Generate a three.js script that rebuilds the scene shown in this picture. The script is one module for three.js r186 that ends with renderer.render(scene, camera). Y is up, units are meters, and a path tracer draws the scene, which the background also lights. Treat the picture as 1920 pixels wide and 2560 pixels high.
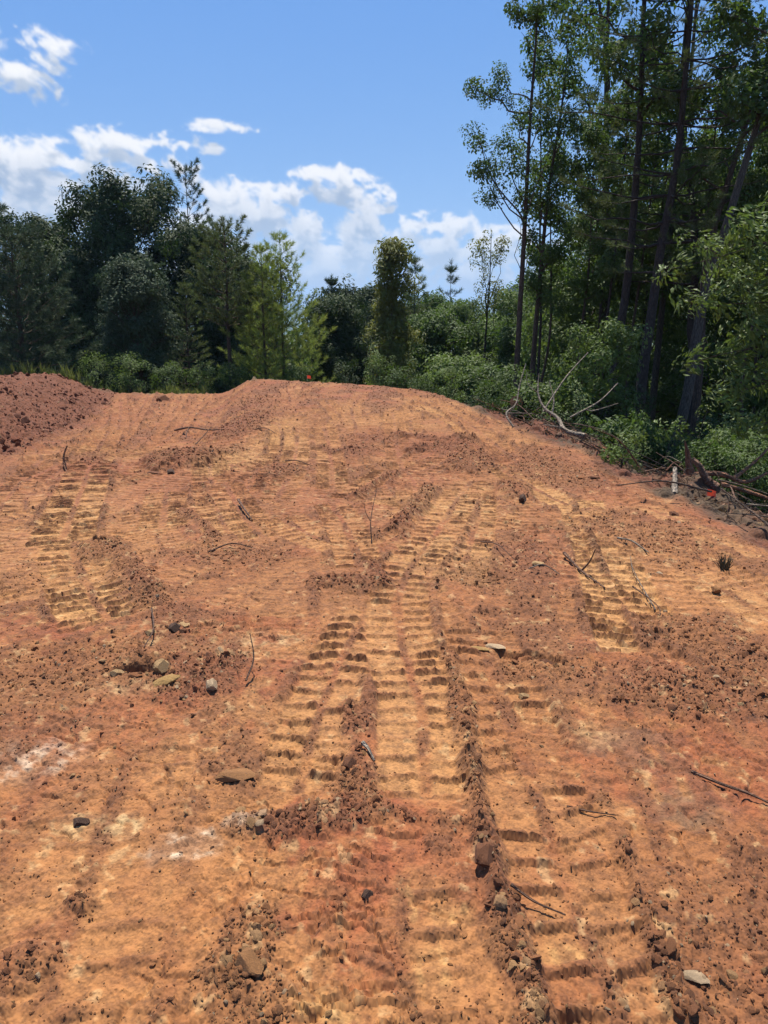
import * as THREE from 'three';
import { mergeGeometries } from 'three/addons/utils/BufferGeometryUtils.js';

// ------------------------------------------------------------------ camera, sky, sun, exposure
const scene = new THREE.Scene();
const EYE = 1.6;
const camera = new THREE.PerspectiveCamera(69, 0.75, 0.05, 30000);
camera.position.set(0, EYE, 0);
camera.rotation.set(-14.45 * Math.PI / 180, 0, 0);

const renderer = new THREE.WebGLRenderer({ antialias: true });
renderer.toneMapping = THREE.LinearToneMapping;
renderer.toneMappingExposure = 1.95;
renderer.shadowMap.enabled = true;

const SUN_EL = 58 * Math.PI / 180, SUN_AZ = -5 * Math.PI / 180;
const sunDir = new THREE.Vector3(Math.sin(SUN_AZ) * Math.cos(SUN_EL), Math.sin(SUN_EL), -Math.cos(SUN_AZ) * Math.cos(SUN_EL));
const sun = new THREE.DirectionalLight(new THREE.Color().setRGB(1, 0.93, 0.82), 5.0);
sun.position.copy(sunDir).multiplyScalar(60); sun.target.position.set(0, 0, -12);
sun.castShadow = true; sun.shadow.mapSize.set(4096, 4096);
Object.assign(sun.shadow.camera, { left: -30, right: 30, top: 30, bottom: -30, near: 1, far: 140 });
scene.add(sun, sun.target);

// ------------------------------------------------------------------ random numbers and noise
function rng(seed) { let a = seed >>> 0; return () => { a = (a + 0x6D2B79F5) | 0; let t = Math.imul(a ^ (a >>> 15), 1 | a); t = (t + Math.imul(t ^ (t >>> 7), 61 | t)) ^ t; return ((t ^ (t >>> 14)) >>> 0) / 4294967296; }; }
function hash(ix, iy, k) { let h = Math.imul(ix, 374761393) ^ Math.imul(iy, 668265263) ^ Math.imul(k | 0, 1274126177); h = Math.imul(h ^ (h >>> 13), 1274126177); h = Math.imul(h ^ (h >>> 15), 2246822519); return ((h ^ (h >>> 16)) >>> 0) / 4294967296; }
function vn(x, y, k = 0) {
  const ix = Math.floor(x), iy = Math.floor(y), fx = x - ix, fy = y - iy, u = fx * fx * (3 - 2 * fx), v = fy * fy * (3 - 2 * fy);
  const a = hash(ix, iy, k), b = hash(ix + 1, iy, k), c = hash(ix, iy + 1, k), d = hash(ix + 1, iy + 1, k);
  return a + (b - a) * u + (c - a) * v + (a - b - c + d) * u * v;
}
function fbm(x, y, oct = 4, k = 0) { let s = 0, a = 0.5, t = 0; for (let i = 0; i < oct; i++) { s += a * vn(x, y, k + i * 17); t += a; a *= 0.5; const nx = x * 1.63 - y * 1.18 + 3.7; y = x * 1.18 + y * 1.63 + 1.9; x = nx; } return s / t; }
const ss = (a, b, x) => { const t = Math.min(1, Math.max(0, (x - a) / (b - a))); return t * t * (3 - 2 * t); };
const mix = (a, b, t) => a + (b - a) * t;
const clamp = (x, a, b) => Math.min(b, Math.max(a, x));
let wId = 0;
function worley(x, y, k) {            // nearest distance; wId: hash of the nearest cell; also second distance
  const ix = Math.floor(x), iy = Math.floor(y); let d1 = 9, d2 = 9, id = 0;
  for (let j = -1; j <= 1; j++) for (let i = -1; i <= 1; i++) {
    const cx = ix + i, cy = iy + j, dx = cx + hash(cx, cy, k) - x, dy = cy + hash(cx, cy, k + 1) - y, d = dx * dx + dy * dy;
    if (d < d1) { d2 = d1; d1 = d; id = hash(cx, cy, k + 2); } else if (d < d2) d2 = d;
  }
  wId = id; worley.second = Math.sqrt(d2); return Math.sqrt(d1);
}

// ------------------------------------------------------------------ sky: blue air and cumulus, equirectangular
{
  const W = 4096, H = 2048, data = new Float32Array(W * H * 4), D2R = Math.PI / 180;
  // cumulus banks: azimuth, elevation, half width, half height in degrees, thickness
  const banks = [[-23.2, 14.8, 2.3, 1.7, 0.85], [-22, 16, 1.8, 0.9, 0.55], [-18.6, 10.9, 2.6, 1.2, 1], [-15.6, 10.1, 2.4, 0.7, 0.9], [-14.8, 11.5, 1.6, 0.5, 0.45], [-11.5, 12.7, 2.0, 0.4, 0.4], [-12, 11.2, 0.7, 0.3, 0.4],
    [-24.5, 9.2, 3.9, 2.2, 1.15], [-21.6, 9.3, 2.8, 1.2, 1], [-23.6, 6.8, 5, 1.9, 1.2], [-18, 9, 1.8, 1.2, 0.95], [-11.2, 8.6, 3, 1.0, 0.85], [-9.2, 6.7, 2.4, 1.7, 1.25], [-13, 5.8, 3, 1.8, 1.1], [-7.2, 8.5, 2.6, 0.8, 0.7],
    [-4.8, 9.9, 1.8, 0.7, 1.0], [-2.9, 9.0, 2.5, 1.4, 1.2], [-0.9, 8.0, 1.6, 1.2, 1], [-2.4, 6.1, 2.6, 1.3, 1.25], [-5.2, 6.1, 1.9, 1.3, 1.2], [3.8, 6.5, 2.8, 0.9, 1.0], [-7.5, 4.5, 4.6, 1.4, 1.0], [-1.8, 4.3, 4.6, 1.4, 1.0], [4.1, 4.8, 4.2, 1.5, 1.1], [8.2, 4.7, 3, 1.7, 1.1],
    [24.7, 6.1, 2.1, 1.2, 1], [14, 5, 2, 1, 1], [18, 4.2, 3, 1.1, 0.9], [-30, 7, 4, 2.2, 1.1], [-15, 3.4, 6, 1.2, 1], [-4, 3.2, 7, 1.2, 1.05], [5, 3.0, 6, 1.2, 1.05], [14, 3, 6, 1.1, 1], [-10, 7.4, 3, 1.1, 1], [0.8, 5.6, 2.4, 1.0, 1], [6, 5.6, 2.2, 1.0, 0.9]];
  const r = rng(77);
  for (let i = 0; i < 130; i++) { let az = 36 + r() * 288; if (az > 180) az -= 360; const el = 3.5 + r() * r() * 17; banks.push([az, el, 1.8 + r() * 3.4, 0.6 + r() * 1.5 * (el < 12 ? 1 : 0.6), 0.5 + r() * 0.75]); }
  for (let i = 0; i < 26; i++) banks.push([r() * 360 - 180, 24 + r() * 40, 2 + r() * 4, 1 + r() * 2, 0.45 + r() * 0.4]);
  const R0 = Math.floor(H * (90 - 1) / 180), R1 = Math.floor(H * (90 + 70) / 180), dens = new Float32Array(W * (R1 - R0)), field = new Float32Array(W * (R1 - R0));
  for (const [az, el, rx, ry, amp] of banks) {
    const cx = ((az - 90) / 360 + 0.5) * W, stretch = 1 / Math.cos(el * D2R), n = Math.ceil(rx * stretch * 1.7 / 360 * W);
    const r0 = Math.max(R0, Math.floor((el - ry * 1.7 + 90) / 180 * H)), r1 = Math.min(R1 - 1, Math.ceil((el + ry * 1.7 + 90) / 180 * H));
    for (let row = r0; row <= r1; row++) for (let c = Math.floor(cx - n); c <= cx + n; c++) {
      const e = (row + 0.5) / H * 180 - 90, dx = (c + 0.5 - cx) / W * 360 / stretch / rx; let dy = (e - el) / ry; if (dy < 0) dy *= 1.35;
      const q = 1 - (dx * dx + dy * dy) * 0.8; if (q <= -1.2) continue;
      const at = (row - R0) * W + ((c % W) + W) % W, v = q * amp; field[at] = field[at] === 0 ? v + 3 : Math.max(field[at], v + 3) ;
    }
  }
  const billow = (x, y) => { let s = 0, a = 0.5, t = 0; for (let i = 0; i < 6; i++) { s += a * (1 - Math.abs(2 * vn(x, y, 900 + i * 7) - 1)); t += a; a *= 0.54; const nx = x * 1.7 - y * 1.05 + 5; y = x * 1.05 + y * 1.7 + 2; x = nx; } return s / t; };
  for (let row = 0; row < R1 - R0; row++) {
    const el = (row + R0 + 0.5) / H * 180 - 90, k = Math.cos(el * D2R);
    for (let c = 0; c < W; c++) {
      const f = field[row * W + c]; if (f === 0) continue;
      const az = ((c + 0.5) / W - 0.5) * 360 * k, wx = (fbm(az * 0.5, el * 0.7, 3, 60) - 0.5) * 1.6, wy = (fbm(az * 0.5, el * 0.7, 3, 61) - 0.5) * 1.3;
      const soft = fbm(az * 0.13, el * 0.2, 2, 333), b = billow((az + wx) * 0.55, (el + wy) * 0.85), b2 = fbm((az + wx) * 2.6, (el + wy) * 3.2, 4, 45);
      dens[row * W + c] = Math.max(0, (f - 3) * 0.78 + (b - 0.61) * 2.0 + (b2 - 0.5) * (0.25 + soft * 0.9) + 0.0);
    }
  }
  for (let row = 0; row < H; row++) {
    const up = ((row + 0.5) / H - 0.5) * Math.PI, el = up / D2R, y = Math.sin(up);
    // clear air: deep blue overhead, paler toward the horizon
    const t = Math.pow(1 - Math.max(0, y), 3.2), h = Math.exp(-Math.max(0, el) / 5.5);
    for (let c = 0; c < W; c++) {
      const a = ((c + 0.5) / W - 0.5) * 2 * Math.PI, x = Math.cos(a) * Math.cos(up), z = Math.sin(a) * Math.cos(up), cs = x * sunDir.x + y * sunDir.y + z * sunDir.z;
      const glow = 0.10 * Math.pow(Math.max(0, cs), 8) + 0.35 * Math.pow(Math.max(0, cs), 60);
      let R = 0.51 * (mix(0.085, 0.33, t) + 0.28 * h + glow), G = 0.51 * (mix(0.275, 0.61, t) + 0.22 * h + glow), B = 0.51 * (mix(0.76, 1.0, t) + 0.03 * h + glow);
      if (row >= R0 && row < R1) {
        const i = (row - R0) * W + c, d = dens[i];
        if (d > 0) {
          let acc = 0; for (let s = 1; s <= 9; s++) { const q = i + s * 3 * W; if (q < dens.length) acc += Math.min(1, dens[q]); }
          const up1 = i + 9 * W < dens.length ? Math.min(1.2, dens[i + 9 * W]) : 0, dn = i >= 9 * W ? Math.min(1.2, dens[i - 9 * W]) : 0, lit = clamp(Math.exp(-Math.max(0, acc - 0.4) * 0.17) + clamp(dn - up1, -0.45, 0.3) * 0.75, 0, 1.08) , alpha = ss(0, 0.5, d) * (0.35 + 0.65 * ss(0.05, 0.75, d)) * ss(0.3, 2.5, el);
          const cr = 0.51 * mix(0.40, 1.0, lit), cg = 0.51 * mix(0.50, 1.0, lit), cb = 0.51 * mix(0.66, 1.01, lit), far = ss(9, 2, el) * 0.5;
          R = mix(R, mix(cr, 0.37, far), alpha); G = mix(G, mix(cg, 0.435, far), alpha); B = mix(B, mix(cb, 0.50, far), alpha);
        }
      }
      const o = (row * W + c) * 4; data[o] = R; data[o + 1] = G; data[o + 2] = B; data[o + 3] = 1;
    }
  }
  const tex = new THREE.DataTexture(data, W, H, THREE.RGBAFormat, THREE.FloatType);
  tex.mapping = THREE.EquirectangularReflectionMapping; tex.magFilter = tex.minFilter = THREE.LinearFilter; tex.needsUpdate = true;
  scene.background = tex; scene.environment = tex;
}

// ------------------------------------------------------------------ naming helpers
const taken = {};
function numbered(name) { const n = taken[name] = (taken[name] ?? -1) + 1; return n ? `${name}_${String(n).padStart(3, '0')}` : name; }
function tag(o, label, category, group, kind) { if (label) o.userData.label = label; if (category) o.userData.category = category; if (group) o.userData.group = group; if (kind) o.userData.kind = kind; return o; }
function thing(name, label, category, pos = [0, 0, 0], group) { const g = new THREE.Group(); g.name = numbered(name); g.position.set(...pos); scene.add(g); return tag(g, label, category, group); }
function part(name, geo, mat, parent) { const m = new THREE.Mesh(geo, mat); m.name = name; m.castShadow = m.receiveShadow = true; parent.add(m); return m; }
function solo(name, geo, mat, label, category, group, kind) { const m = new THREE.Mesh(geo, mat); m.name = numbered(name); m.castShadow = m.receiveShadow = true; scene.add(m); return tag(m, label, category, group, kind); }
const V = (x, y, z) => new THREE.Vector3(x, y, z);

// ------------------------------------------------------------------ the lie of the land (d = metres ahead of the standing point, z = -d)
const edgeX = (d) => 3.6 - 0.13 * clamp(d, -4, 24);
function macro(x, d) {
  let y = -0.38 * ss(8, 15, d) * ss(-0.5, 0.6, -2.1 - (d - 9) * 0.16 - x);                 // lower bench on the left
  const xf = -4.5 - (d - 8.9) * 0.24, q = xf - x;
  y += (0.54 * ss(0, 2.1, q) - 0.5 * ss(2.6, 5, q)) * ss(4.5, 8, d) * ss(25, 20, d);        // spoil bank on the far left
  y += 0.05 * (fbm(x * 0.35, d * 0.35, 3, 5) - 0.5) * ss(2, 8, Math.hypot(x, d)) * 2;
  const dc = (x < -3.3 ? 21.3 : x < 0 ? mix(19.3, 21.3, -x / 3.3) : 19.3 - 1.2 * x) - 0.7, e = d - dc;   // crest, then the far slope
  let drop = 0;
  if (e > 0) drop = e < 1.6 ? 0.1 * e * e : e < 24 ? 0.256 + 0.3 * (e - 1.6) : 6.976 + 0.2 * (e - 24);
  const e2 = x - (edgeX(d) - 0.4);                                                          // bank on the right
  if (e2 > 0) { const k = e2 < 0.7 ? 0.45 * e2 * e2 : 0.22 + 0.63 * (e2 - 0.7); drop += 1.0 * (1 - Math.exp(-k / 1.0)) + 0.05 * e2; }
  if (drop > 0) y -= 70 * (1 - Math.exp(-drop / 70));
  // pushed-up windrow of soil and roots along the foot of the bank
  const w = e2 - 1.15; if (Math.abs(w) < 1.6) y += (0.22 + 0.6 * (fbm(x * 1.3, d * 0.9, 3, 9) - 0.35)) * Math.exp(-w * w / 0.28) * ss(3.5, 5, d) * ss(17, 12, d);
  return y;
}

// ------------------------------------------------------------------ tracked-machine prints: centre lines [x, d], far end first
const strips = [];
function strip(pts, o = {}) {
  const P = [], c = new THREE.CatmullRomCurve3(pts.map(([x, d]) => V(x, 0, d)), false, 'centripetal'), L = c.getLength(), n = Math.max(2, Math.ceil(L / 0.06));
  c.getSpacedPoints(n).forEach((p, i) => P.push([p.x, p.z, i * L / n]));
  strips.push({ P, L, hw: 0.17, pitch: 0.095, amp: 1, yellow: 0.4, ...o, k: strips.length * 13 + 7 });
}
{ const r = rng(909); for (let i = 0; i < 72; i++) { const x = -3.6 + r() * 6.2, d = 4.4 + r() * 8, a = (r() - 0.5) * 1.1, c = (r() - 0.5) * 0.5, L = 1.4 + r() * 2.6; strip([[x + Math.sin(a) * L, d + Math.cos(a) * L], [x, d], [x - Math.sin(a + c) * L * 0.6, d - Math.cos(a + c) * L * 0.6]], { amp: 0.4 + 0.5 * r(), yellow: r() * 0.55, hw: 0.15 + r() * 0.08, gap: r() < 0.4 ? 0 : 0.025 }); }
  for (let i = 0; i < 22; i++) { const x = -6 + r() * 7, d = 12 + r() * 7, a = (r() - 0.5) * 0.9 + (x < -3 ? -0.2 : 0.1), L = 2 + r() * 3; strip([[x + Math.sin(a) * L, d + Math.cos(a) * L], [x, d], [x - Math.sin(a) * L * 0.5, d - Math.cos(a) * L * 0.5]], { amp: 0.7 + 0.5 * r(), yellow: r() * 0.7 }); } }
strip([[-7.59, 22.4], [-5.16, 13.47], [-3.76, 8.73], [-3.72, 7.54]]); strip([[-6.9, 22.4], [-4.95, 14.6], [-3.55, 9.48]]);
strip([[-6.46, 21.9], [-4.35, 15.9], [-2.72, 11.46]], { amp: 1.2 }); strip([[-5.69, 21.4], [-4.24, 14.6], [-3.03, 9.96]]); strip([[-4.84, 20.7], [-4.18, 15.9], [-2.99, 9.48]]);
strip([[-7.82, 22.3], [-5.63, 15.9], [-4.4, 12.2]]); strip([[-6.2, 12.6], [-5.0, 10.5], [-4.1, 9.2]], { amp: 0.8 }); strip([[-5.4, 11], [-4.3, 9.2], [-3.9, 8.2]]);
strip([[-3.46, 6.98], [-3.23, 7.34], [-2.8, 7.75]], { amp: 0.8 }); strip([[-3.18, 6.08], [-2.9, 6.48], [-2.63, 6.82]], { amp: 0.8 });
strip([[0.56, 15.03], [1.22, 11.33], [1.21, 9.49], [1.36, 8.02], [1.59, 6.65], [1.69, 6.2], [1.68, 5.59]], { yellow: 1.1, hw: 0.17, amp: 1.15 });
strip([[0.92, 16.2], [1.33, 12.4], [1.49, 9.85], [1.56, 8.18]]); strip([[0.15, 13.8], [0.18, 10.05], [0.21, 8.05]]); strip([[-0.5, 17.5], [-0.6, 14], [-0.4, 11]], { amp: 0.7 }); strip([[-2.4, 18.5], [-1.9, 15], [-1.75, 12]], { amp: 0.7 });
strip([[-1.75, 12.4], [-1.39, 10.05], [-1.25, 8.76], [-1.19, 7.75], [-1.14, 7.03]], { yellow: 0.8 }); strip([[-0.97, 11.96], [-0.76, 10.05], [-0.59, 8.3], [-0.51, 7.18]], { yellow: 0.7 });
strip([[1.05, 10.05], [0.53, 9.17], [0.34, 8.81]]); strip([[0.8, 8.94], [0.39, 8.05]]); strip([[2.2, 8.16], [1.76, 7.4]], { hw: 0.15, yellow: 0.6 });
strip([[-2.13, 8.91], [-1.56, 6.7], [-1.18, 5.47]], { hw: 0.2, yellow: 0.9 }); strip([[-2.12, 7.08], [-1.78, 5.74]], { hw: 0.2, yellow: 0.8 }); strip([[-1.65, 7.52], [-1.16, 6.04], [-0.91, 5.42]], { hw: 0.18, yellow: 0.9 });
strip([[-1.29, 10.95], [-1.1, 9.17], [-1.01, 7.44], [-0.99, 6.65]], { yellow: 0.8 }); strip([[0.05, 8.3], [-0.16, 7.44], [-0.37, 6.65]], { yellow: 0.7 });
strip([[-0.88, 6.08], [-0.55, 5.47], [-0.17, 5.07]], { hw: 0.2, yellow: 0.9, amp: 0.8 }); strip([[-0.47, 6.51], [-0.24, 5.37], [-0.16, 4.72]], { yellow: 0.8 });
strip([[0.98, 7.64], [0.76, 5.95], [0.6, 5.07], [0.48, 4.48]], { hw: 0.17, yellow: 0.5 });
strip([[-5.03, 13.57], [-3.24, 8.0], [-2.6, 5.88], [-2.41, 5.31]], { hw: 0.24, yellow: 1.15, amp: 1.2 });
strip([[-2.37, 5.47], [-2.17, 5.0], [-1.85, 4.39], [-1.5, 3.78]], { hw: 0.25, yellow: 1.25, amp: 1.2, pitch: 0.1 });
strip([[1.66, 6.48], [1.43, 4.96], [1.31, 4.23], [1.22, 3.77], [1.18, 3.38]], { hw: 0.105, yellow: 1.15, gap: 0, amp: 1.2 }); strip([[1.87, 6.65], [1.65, 4.96], [1.52, 4.11], [1.55, 3.62], [1.68, 3.17]], { hw: 0.12, yellow: 1.15, gap: 0, amp: 1.2 });
strip([[2.29, 6.48], [2.47, 5.59], [2.51, 4.89]], { hw: 0.14, yellow: 0.9, amp: 0.55 }); strip([[1.98, 4.72], [2.12, 4.11], [2.18, 3.77]], { hw: 0.16, amp: 0.6, yellow: 0.7 });
strip([[0.93, 2.56], [0.89, 2.12], [0.84, 1.71]], { hw: 0.17, amp: 0.4, pitch: 0.13, yellow: 0.25 });
strip([[-0.93, 2.77], [-0.95, 2.48], [-0.89, 1.94], [-0.83, 1.52], [-0.8, 1.2]], { hw: 0.25, pitch: 0.13, amp: 0.42, yellow: 0.35 });
strip([[-0.09, 4.01], [-0.21, 3.34], [-0.27, 2.83], [-0.29, 2.48], [-0.3, 2.26]], { hw: 0.16, pitch: 0.12, yellow: 0.5, amp: 1.0 });
strip([[0.92, 7.64], [0.69, 6.75], [0.38, 5.44], [0.17, 4.69], [0.08, 4.13], [0.09, 3.56], [0.13, 3.12], [0.16, 2.85], [0.15, 2.48], [0.15, 2.21]], { hw: 0.185, pitch: 0.115, yellow: 0.62, amp: 0.95 });
strip([[0.05, 1.9], [0.05, 1.64], [0.06, 1.39], [0.06, 1.1]], { hw: 0.16, pitch: 0.125, yellow: 0.1, amp: 0.55 });
strip([[0.5, 3.77], [0.52, 3.05], [0.52, 2.51], [0.53, 2.14], [0.54, 1.93], [0.54, 1.72], [0.56, 1.52], [0.55, 1.1]], { hw: 0.19, pitch: 0.125, yellow: 0.15, amp: 0.8 });
const cells = new Map(), CELL = 0.4, key = (i, j) => (i + 4096) * 8192 + j + 4096;
strips.forEach((s, n) => s.P.forEach((p, i) => { for (let a = -1; a <= 1; a++) for (let b = -1; b <= 1; b++) { const k = key(Math.floor(p[0] / CELL) + a, Math.floor(p[1] / CELL) + b); let m = cells.get(k); if (!m) cells.set(k, m = new Map()); if (!m.has(n)) m.set(n, []); m.get(n).push(i); } }));

// crumbly ridges and heaps of loose soil: [x, d, rx, rd, amount, rise]; colour patches: [x, d, rx, rd, which, strength]
const heaps = [[1.37, 3.05, 0.42, 0.32, 1, 0.02], [1.6, 3.5, 0.3, 0.4, 0.8, 0.015], [-0.85, 3.16, 0.42, 0.32, 1, 0.02], [-0.23, 4.41, 0.3, 0.14, 1, 0.03], [-2.35, 8.7, 0.42, 0.65, 1, 0.1], [-2.0, 9.3, 0.3, 0.5, 0.8, 0.05], [-0.93, 1.55, 0.08, 0.09, 0.7, 0.02], [-0.86, 1.75, 0.06, 0.04, 0.8, 0.02], [-0.97, 1.4, 0.09, 0.08, 0.7, 0.02],
  [-0.37, 2.1, 0.16, 0.07, 1, 0.02], [-0.19, 2.13, 0.16, 0.08, 1, 0.03], [0, 2.14, 0.12, 0.07, 1, 0.025], [-0.1, 2.35, 0.1, 0.3, 0.9, 0.01], [1.25, 7.1, 0.17, 0.45, 1, 0.04], [1.03, 8.55, 0.3, 0.6, 1, 0.05], [-0.36, 1.6, 0.10, 0.2, 0.8, 0.015], [-0.27, 1.42, 0.1, 0.1, 0.7, 0.01], [0.85, 3.22, 0.3, 0.12, 0.9, 0.0], [-1.5, 3.3, 0.5, 0.3, 0.7, 0.0], [0.95, 1.5, 0.2, 0.2, 0.55, 0.0], [0.62, 4.6, 0.4, 0.35, 0.7, 0.0],
  [1.9, 8.2, 0.5, 1.3, 0.8, 0.0], [2.0, 5.6, 0.6, 0.8, 0.8, 0], [1.05, 5.0, 0.2, 0.5, 0.8, 0.01], [-2.3, 12.2, 0.5, 1.6, 0.9, 0.02], [-2.6, 15, 0.6, 1.5, 0.7, 0.0], [0.9, 9.6, 0.35, 0.5, 0.9, 0.03], [-0.3, 9.5, 0.3, 0.6, 0.7, 0.02], [-0.2, 10.3, 0.35, 0.4, 0.7, 0.02], [-1.1, 8.2, 0.25, 0.35, 0.9, 0.03], [-3.5, 8.8, 0.25, 0.5, 0.9, 0.03], [-2.0, 13.5, 0.4, 1, 0.6, 0.01], [-1.2, 5.0, 0.7, 0.25, 0.7, 0.0], [-2.9, 4.6, 0.7, 0.5, 0.7, 0.0]];
const ridges = [[[0.32, 2.5], [0.32, 2.26], [0.32, 2.08], [0.32, 1.93], [0.33, 1.67], [0.35, 1.51], [0.36, 1.2], 0.055, 0.04], [[0.44, 7.0], [0.24, 6.22], [0.06, 5.5], 0.12, 0.06], [[-2.1, 5.3], [-1.65, 4.64], [-1.28, 4.0], 0.16, 0.04], [[-0.15, 2.9], [-0.1, 2.5], [-0.02, 2.2], 0.06, 0.012], [[0.32, 3.4], [0.33, 2.9], [0.34, 2.5], 0.05, 0.014], [[0.05, 2.12], [0.2, 2.1], [0.32, 2.12], 0.035, 0.02], [[-0.1, 4.75], [0.0, 4.4], [-0.2, 4.3], 0.07, 0.03],
  [[-1.75, 6.3], [-1.4, 5.7], [-1.3, 5.3], 0.08, 0.02], [[0.23, 10.6], [0.75, 10.2], [1.2, 10.4], 0.12, 0.06], [[0.3, 9.4], [0.8, 9.7], [1.1, 9.9], 0.09, 0.05], [[0.1, 7.9], [-0.1, 7.3], [-0.3, 6.7], 0.07, 0.04], [[-0.85, 9.6], [-0.6, 9.3], [-0.2, 9.4], 0.09, 0.04], [[0.75, 2.0], [0.72, 1.7], [0.72, 1.45], 0.04, 0.012]];
const patches = [[0.95, 2.62, 0.16, 0.09, 'grey', 0.9], [1.03, 2.46, 0.14, 0.08, 'grey', 0.9], [1.05, 2.24, 0.14, 0.14, 'grey', 0.8], [0.82, 2.68, 0.14, 0.1, 'cream', 0.5], [-0.9, 2.1, 0.16, 0.06, 'cream', 0.8], [-0.64, 2.01, 0.14, 0.07, 'white', 0.8], [-0.42, 2.1, 0.1, 0.05, 'white', 0.8], [-0.64, 3.56, 0.2, 0.12, 'cream', 0.75], [-1.35, 2.48, 0.2, 0.12, 'white', 0.55], [-1.12, 3.02, 0.18, 0.07, 'cream', 0.7],
  [0.06, 1.78, 0.05, 0.09, 'yellow', 0.85], [0.19, 1.72, 0.05, 0.04, 'yellow', 0.85], [0.46, 1.6, 0.07, 0.035, 'yellow', 0.9], [-0.17, 1.44, 0.11, 0.05, 'yellow', 0.9], [-0.11, 1.4, 0.06, 0.03, 'yellow', 0.8], [0.12, 1.53, 0.05, 0.09, 'yellow', 0.7], [-0.02, 1.58, 0.05, 0.03, 'cream', 0.7], [0.3, 1.95, 0.05, 0.03, 'cream', 0.6],
  [-1.75, 8.9, 0.3, 0.7, 'yellow', 0.7], [-1.9, 8.2, 0.3, 0.35, 'yellow', 0.8], [-1.65, 11.8, 0.35, 0.9, 'yellow', 0.55], [-1.6, 10.3, 0.4, 0.8, 'yellow', 0.5], [0.41, 4.9, 0.35, 0.5, 'yellow', 0.5], [0.5, 6.6, 0.6, 0.7, 'yellow', 0.45], [-2.05, 5.1, 0.5, 0.8, 'ochre', 0.7],
  [-1.45, 3.77, 0.45, 0.2, 'red', 0.6], [-1.95, 3.7, 0.4, 0.2, 'red', 0.75], [0.05, 1.98, 0.12, 0.1, 'red', 0.7], [0.5, 1.5, 0.12, 0.06, 'red', 0.5], [-1.09, 2.77, 0.5, 0.2, 'red', 0.6], [-0.7, 3.15, 0.35, 0.3, 'red', 0.9], [-0.1, 1.75, 0.16, 0.3, 'red', 0.85], [-0.1, 2.1, 0.3, 0.12, 'red', 0.9], [1.3, 2.35, 0.35, 0.25, 'red', 0.6], [1.05, 2.5, 0.5, 0.3, 'red', 0.5], [-0.75, 3.7, 0.3, 0.2, 'red', 0.7], [-3.2, 8.1, 0.5, 0.5, 'red', 0.7], [-2.3, 10.5, 0.5, 2.5, 'red', 0.5], [-4, 14, 2.5, 5, 'red', 0.45], [0.9, 9.2, 0.6, 1, 'red', 0.4], [0.3, 7.6, 0.4, 0.6, 'red', 0.4]];
const flakes = [[-0.1, 1.92, 0.17, 0.13, 1], [-0.1, 1.68, 0.15, 0.16, 0.9], [-0.1, 1.42, 0.16, 0.12, 1], [-0.75, 3.7, 0.35, 0.16, 0.9], [0.05, 2.05, 0.14, 0.06, 1], [1.1, 2.55, 0.45, 0.3, 0.55], [-1.2, 2.85, 0.5, 0.18, 0.5], [0.62, 1.98, 0.1, 0.04, 0.8], [-0.55, 1.98, 0.25, 0.1, 0.45], [1.0, 3.3, 0.5, 0.12, 0.6]];
const PAL = { base: [0.212, 0.078, 0.0225], ochre: [0.295, 0.126, 0.038], yellow: [0.385, 0.205, 0.068], red: [0.198, 0.054, 0.0165], deep: [0.125, 0.036, 0.0120], crumb: [0.122, 0.045, 0.0155], cream: [0.40, 0.265, 0.120], white: [0.44, 0.34, 0.23], grey: [0.115, 0.083, 0.046], litter: [0.085, 0.048, 0.023], floor: [0.055, 0.037, 0.018], green: [0.045, 0.056, 0.018] };
function segDist(x, d, r) { let best = 9; for (let i = 0; i + 3 < r.length; i++) { const [ax, ad] = r[i], [bx, bd] = r[i + 1], vx = bx - ax, vd = bd - ad, t = clamp(((x - ax) * vx + (d - ad) * vd) / (vx * vx + vd * vd), 0, 1); best = Math.min(best, Math.hypot(x - ax - vx * t, d - ad - vd * t)); } return best; }

// lumps of soil: rounded stones of the given cell size, 0..1
function lumps(x, d, size, k, share) { const w = worley(x / size, d / size, k), r = 0.3 + 0.28 * wId; return wId < share ? Math.sqrt(Math.max(0, 1 - (w * w) / (r * r))) * (0.35 + 0.65 * hash(Math.floor(wId * 1e6), 3, 1)) : 0; }

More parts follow.
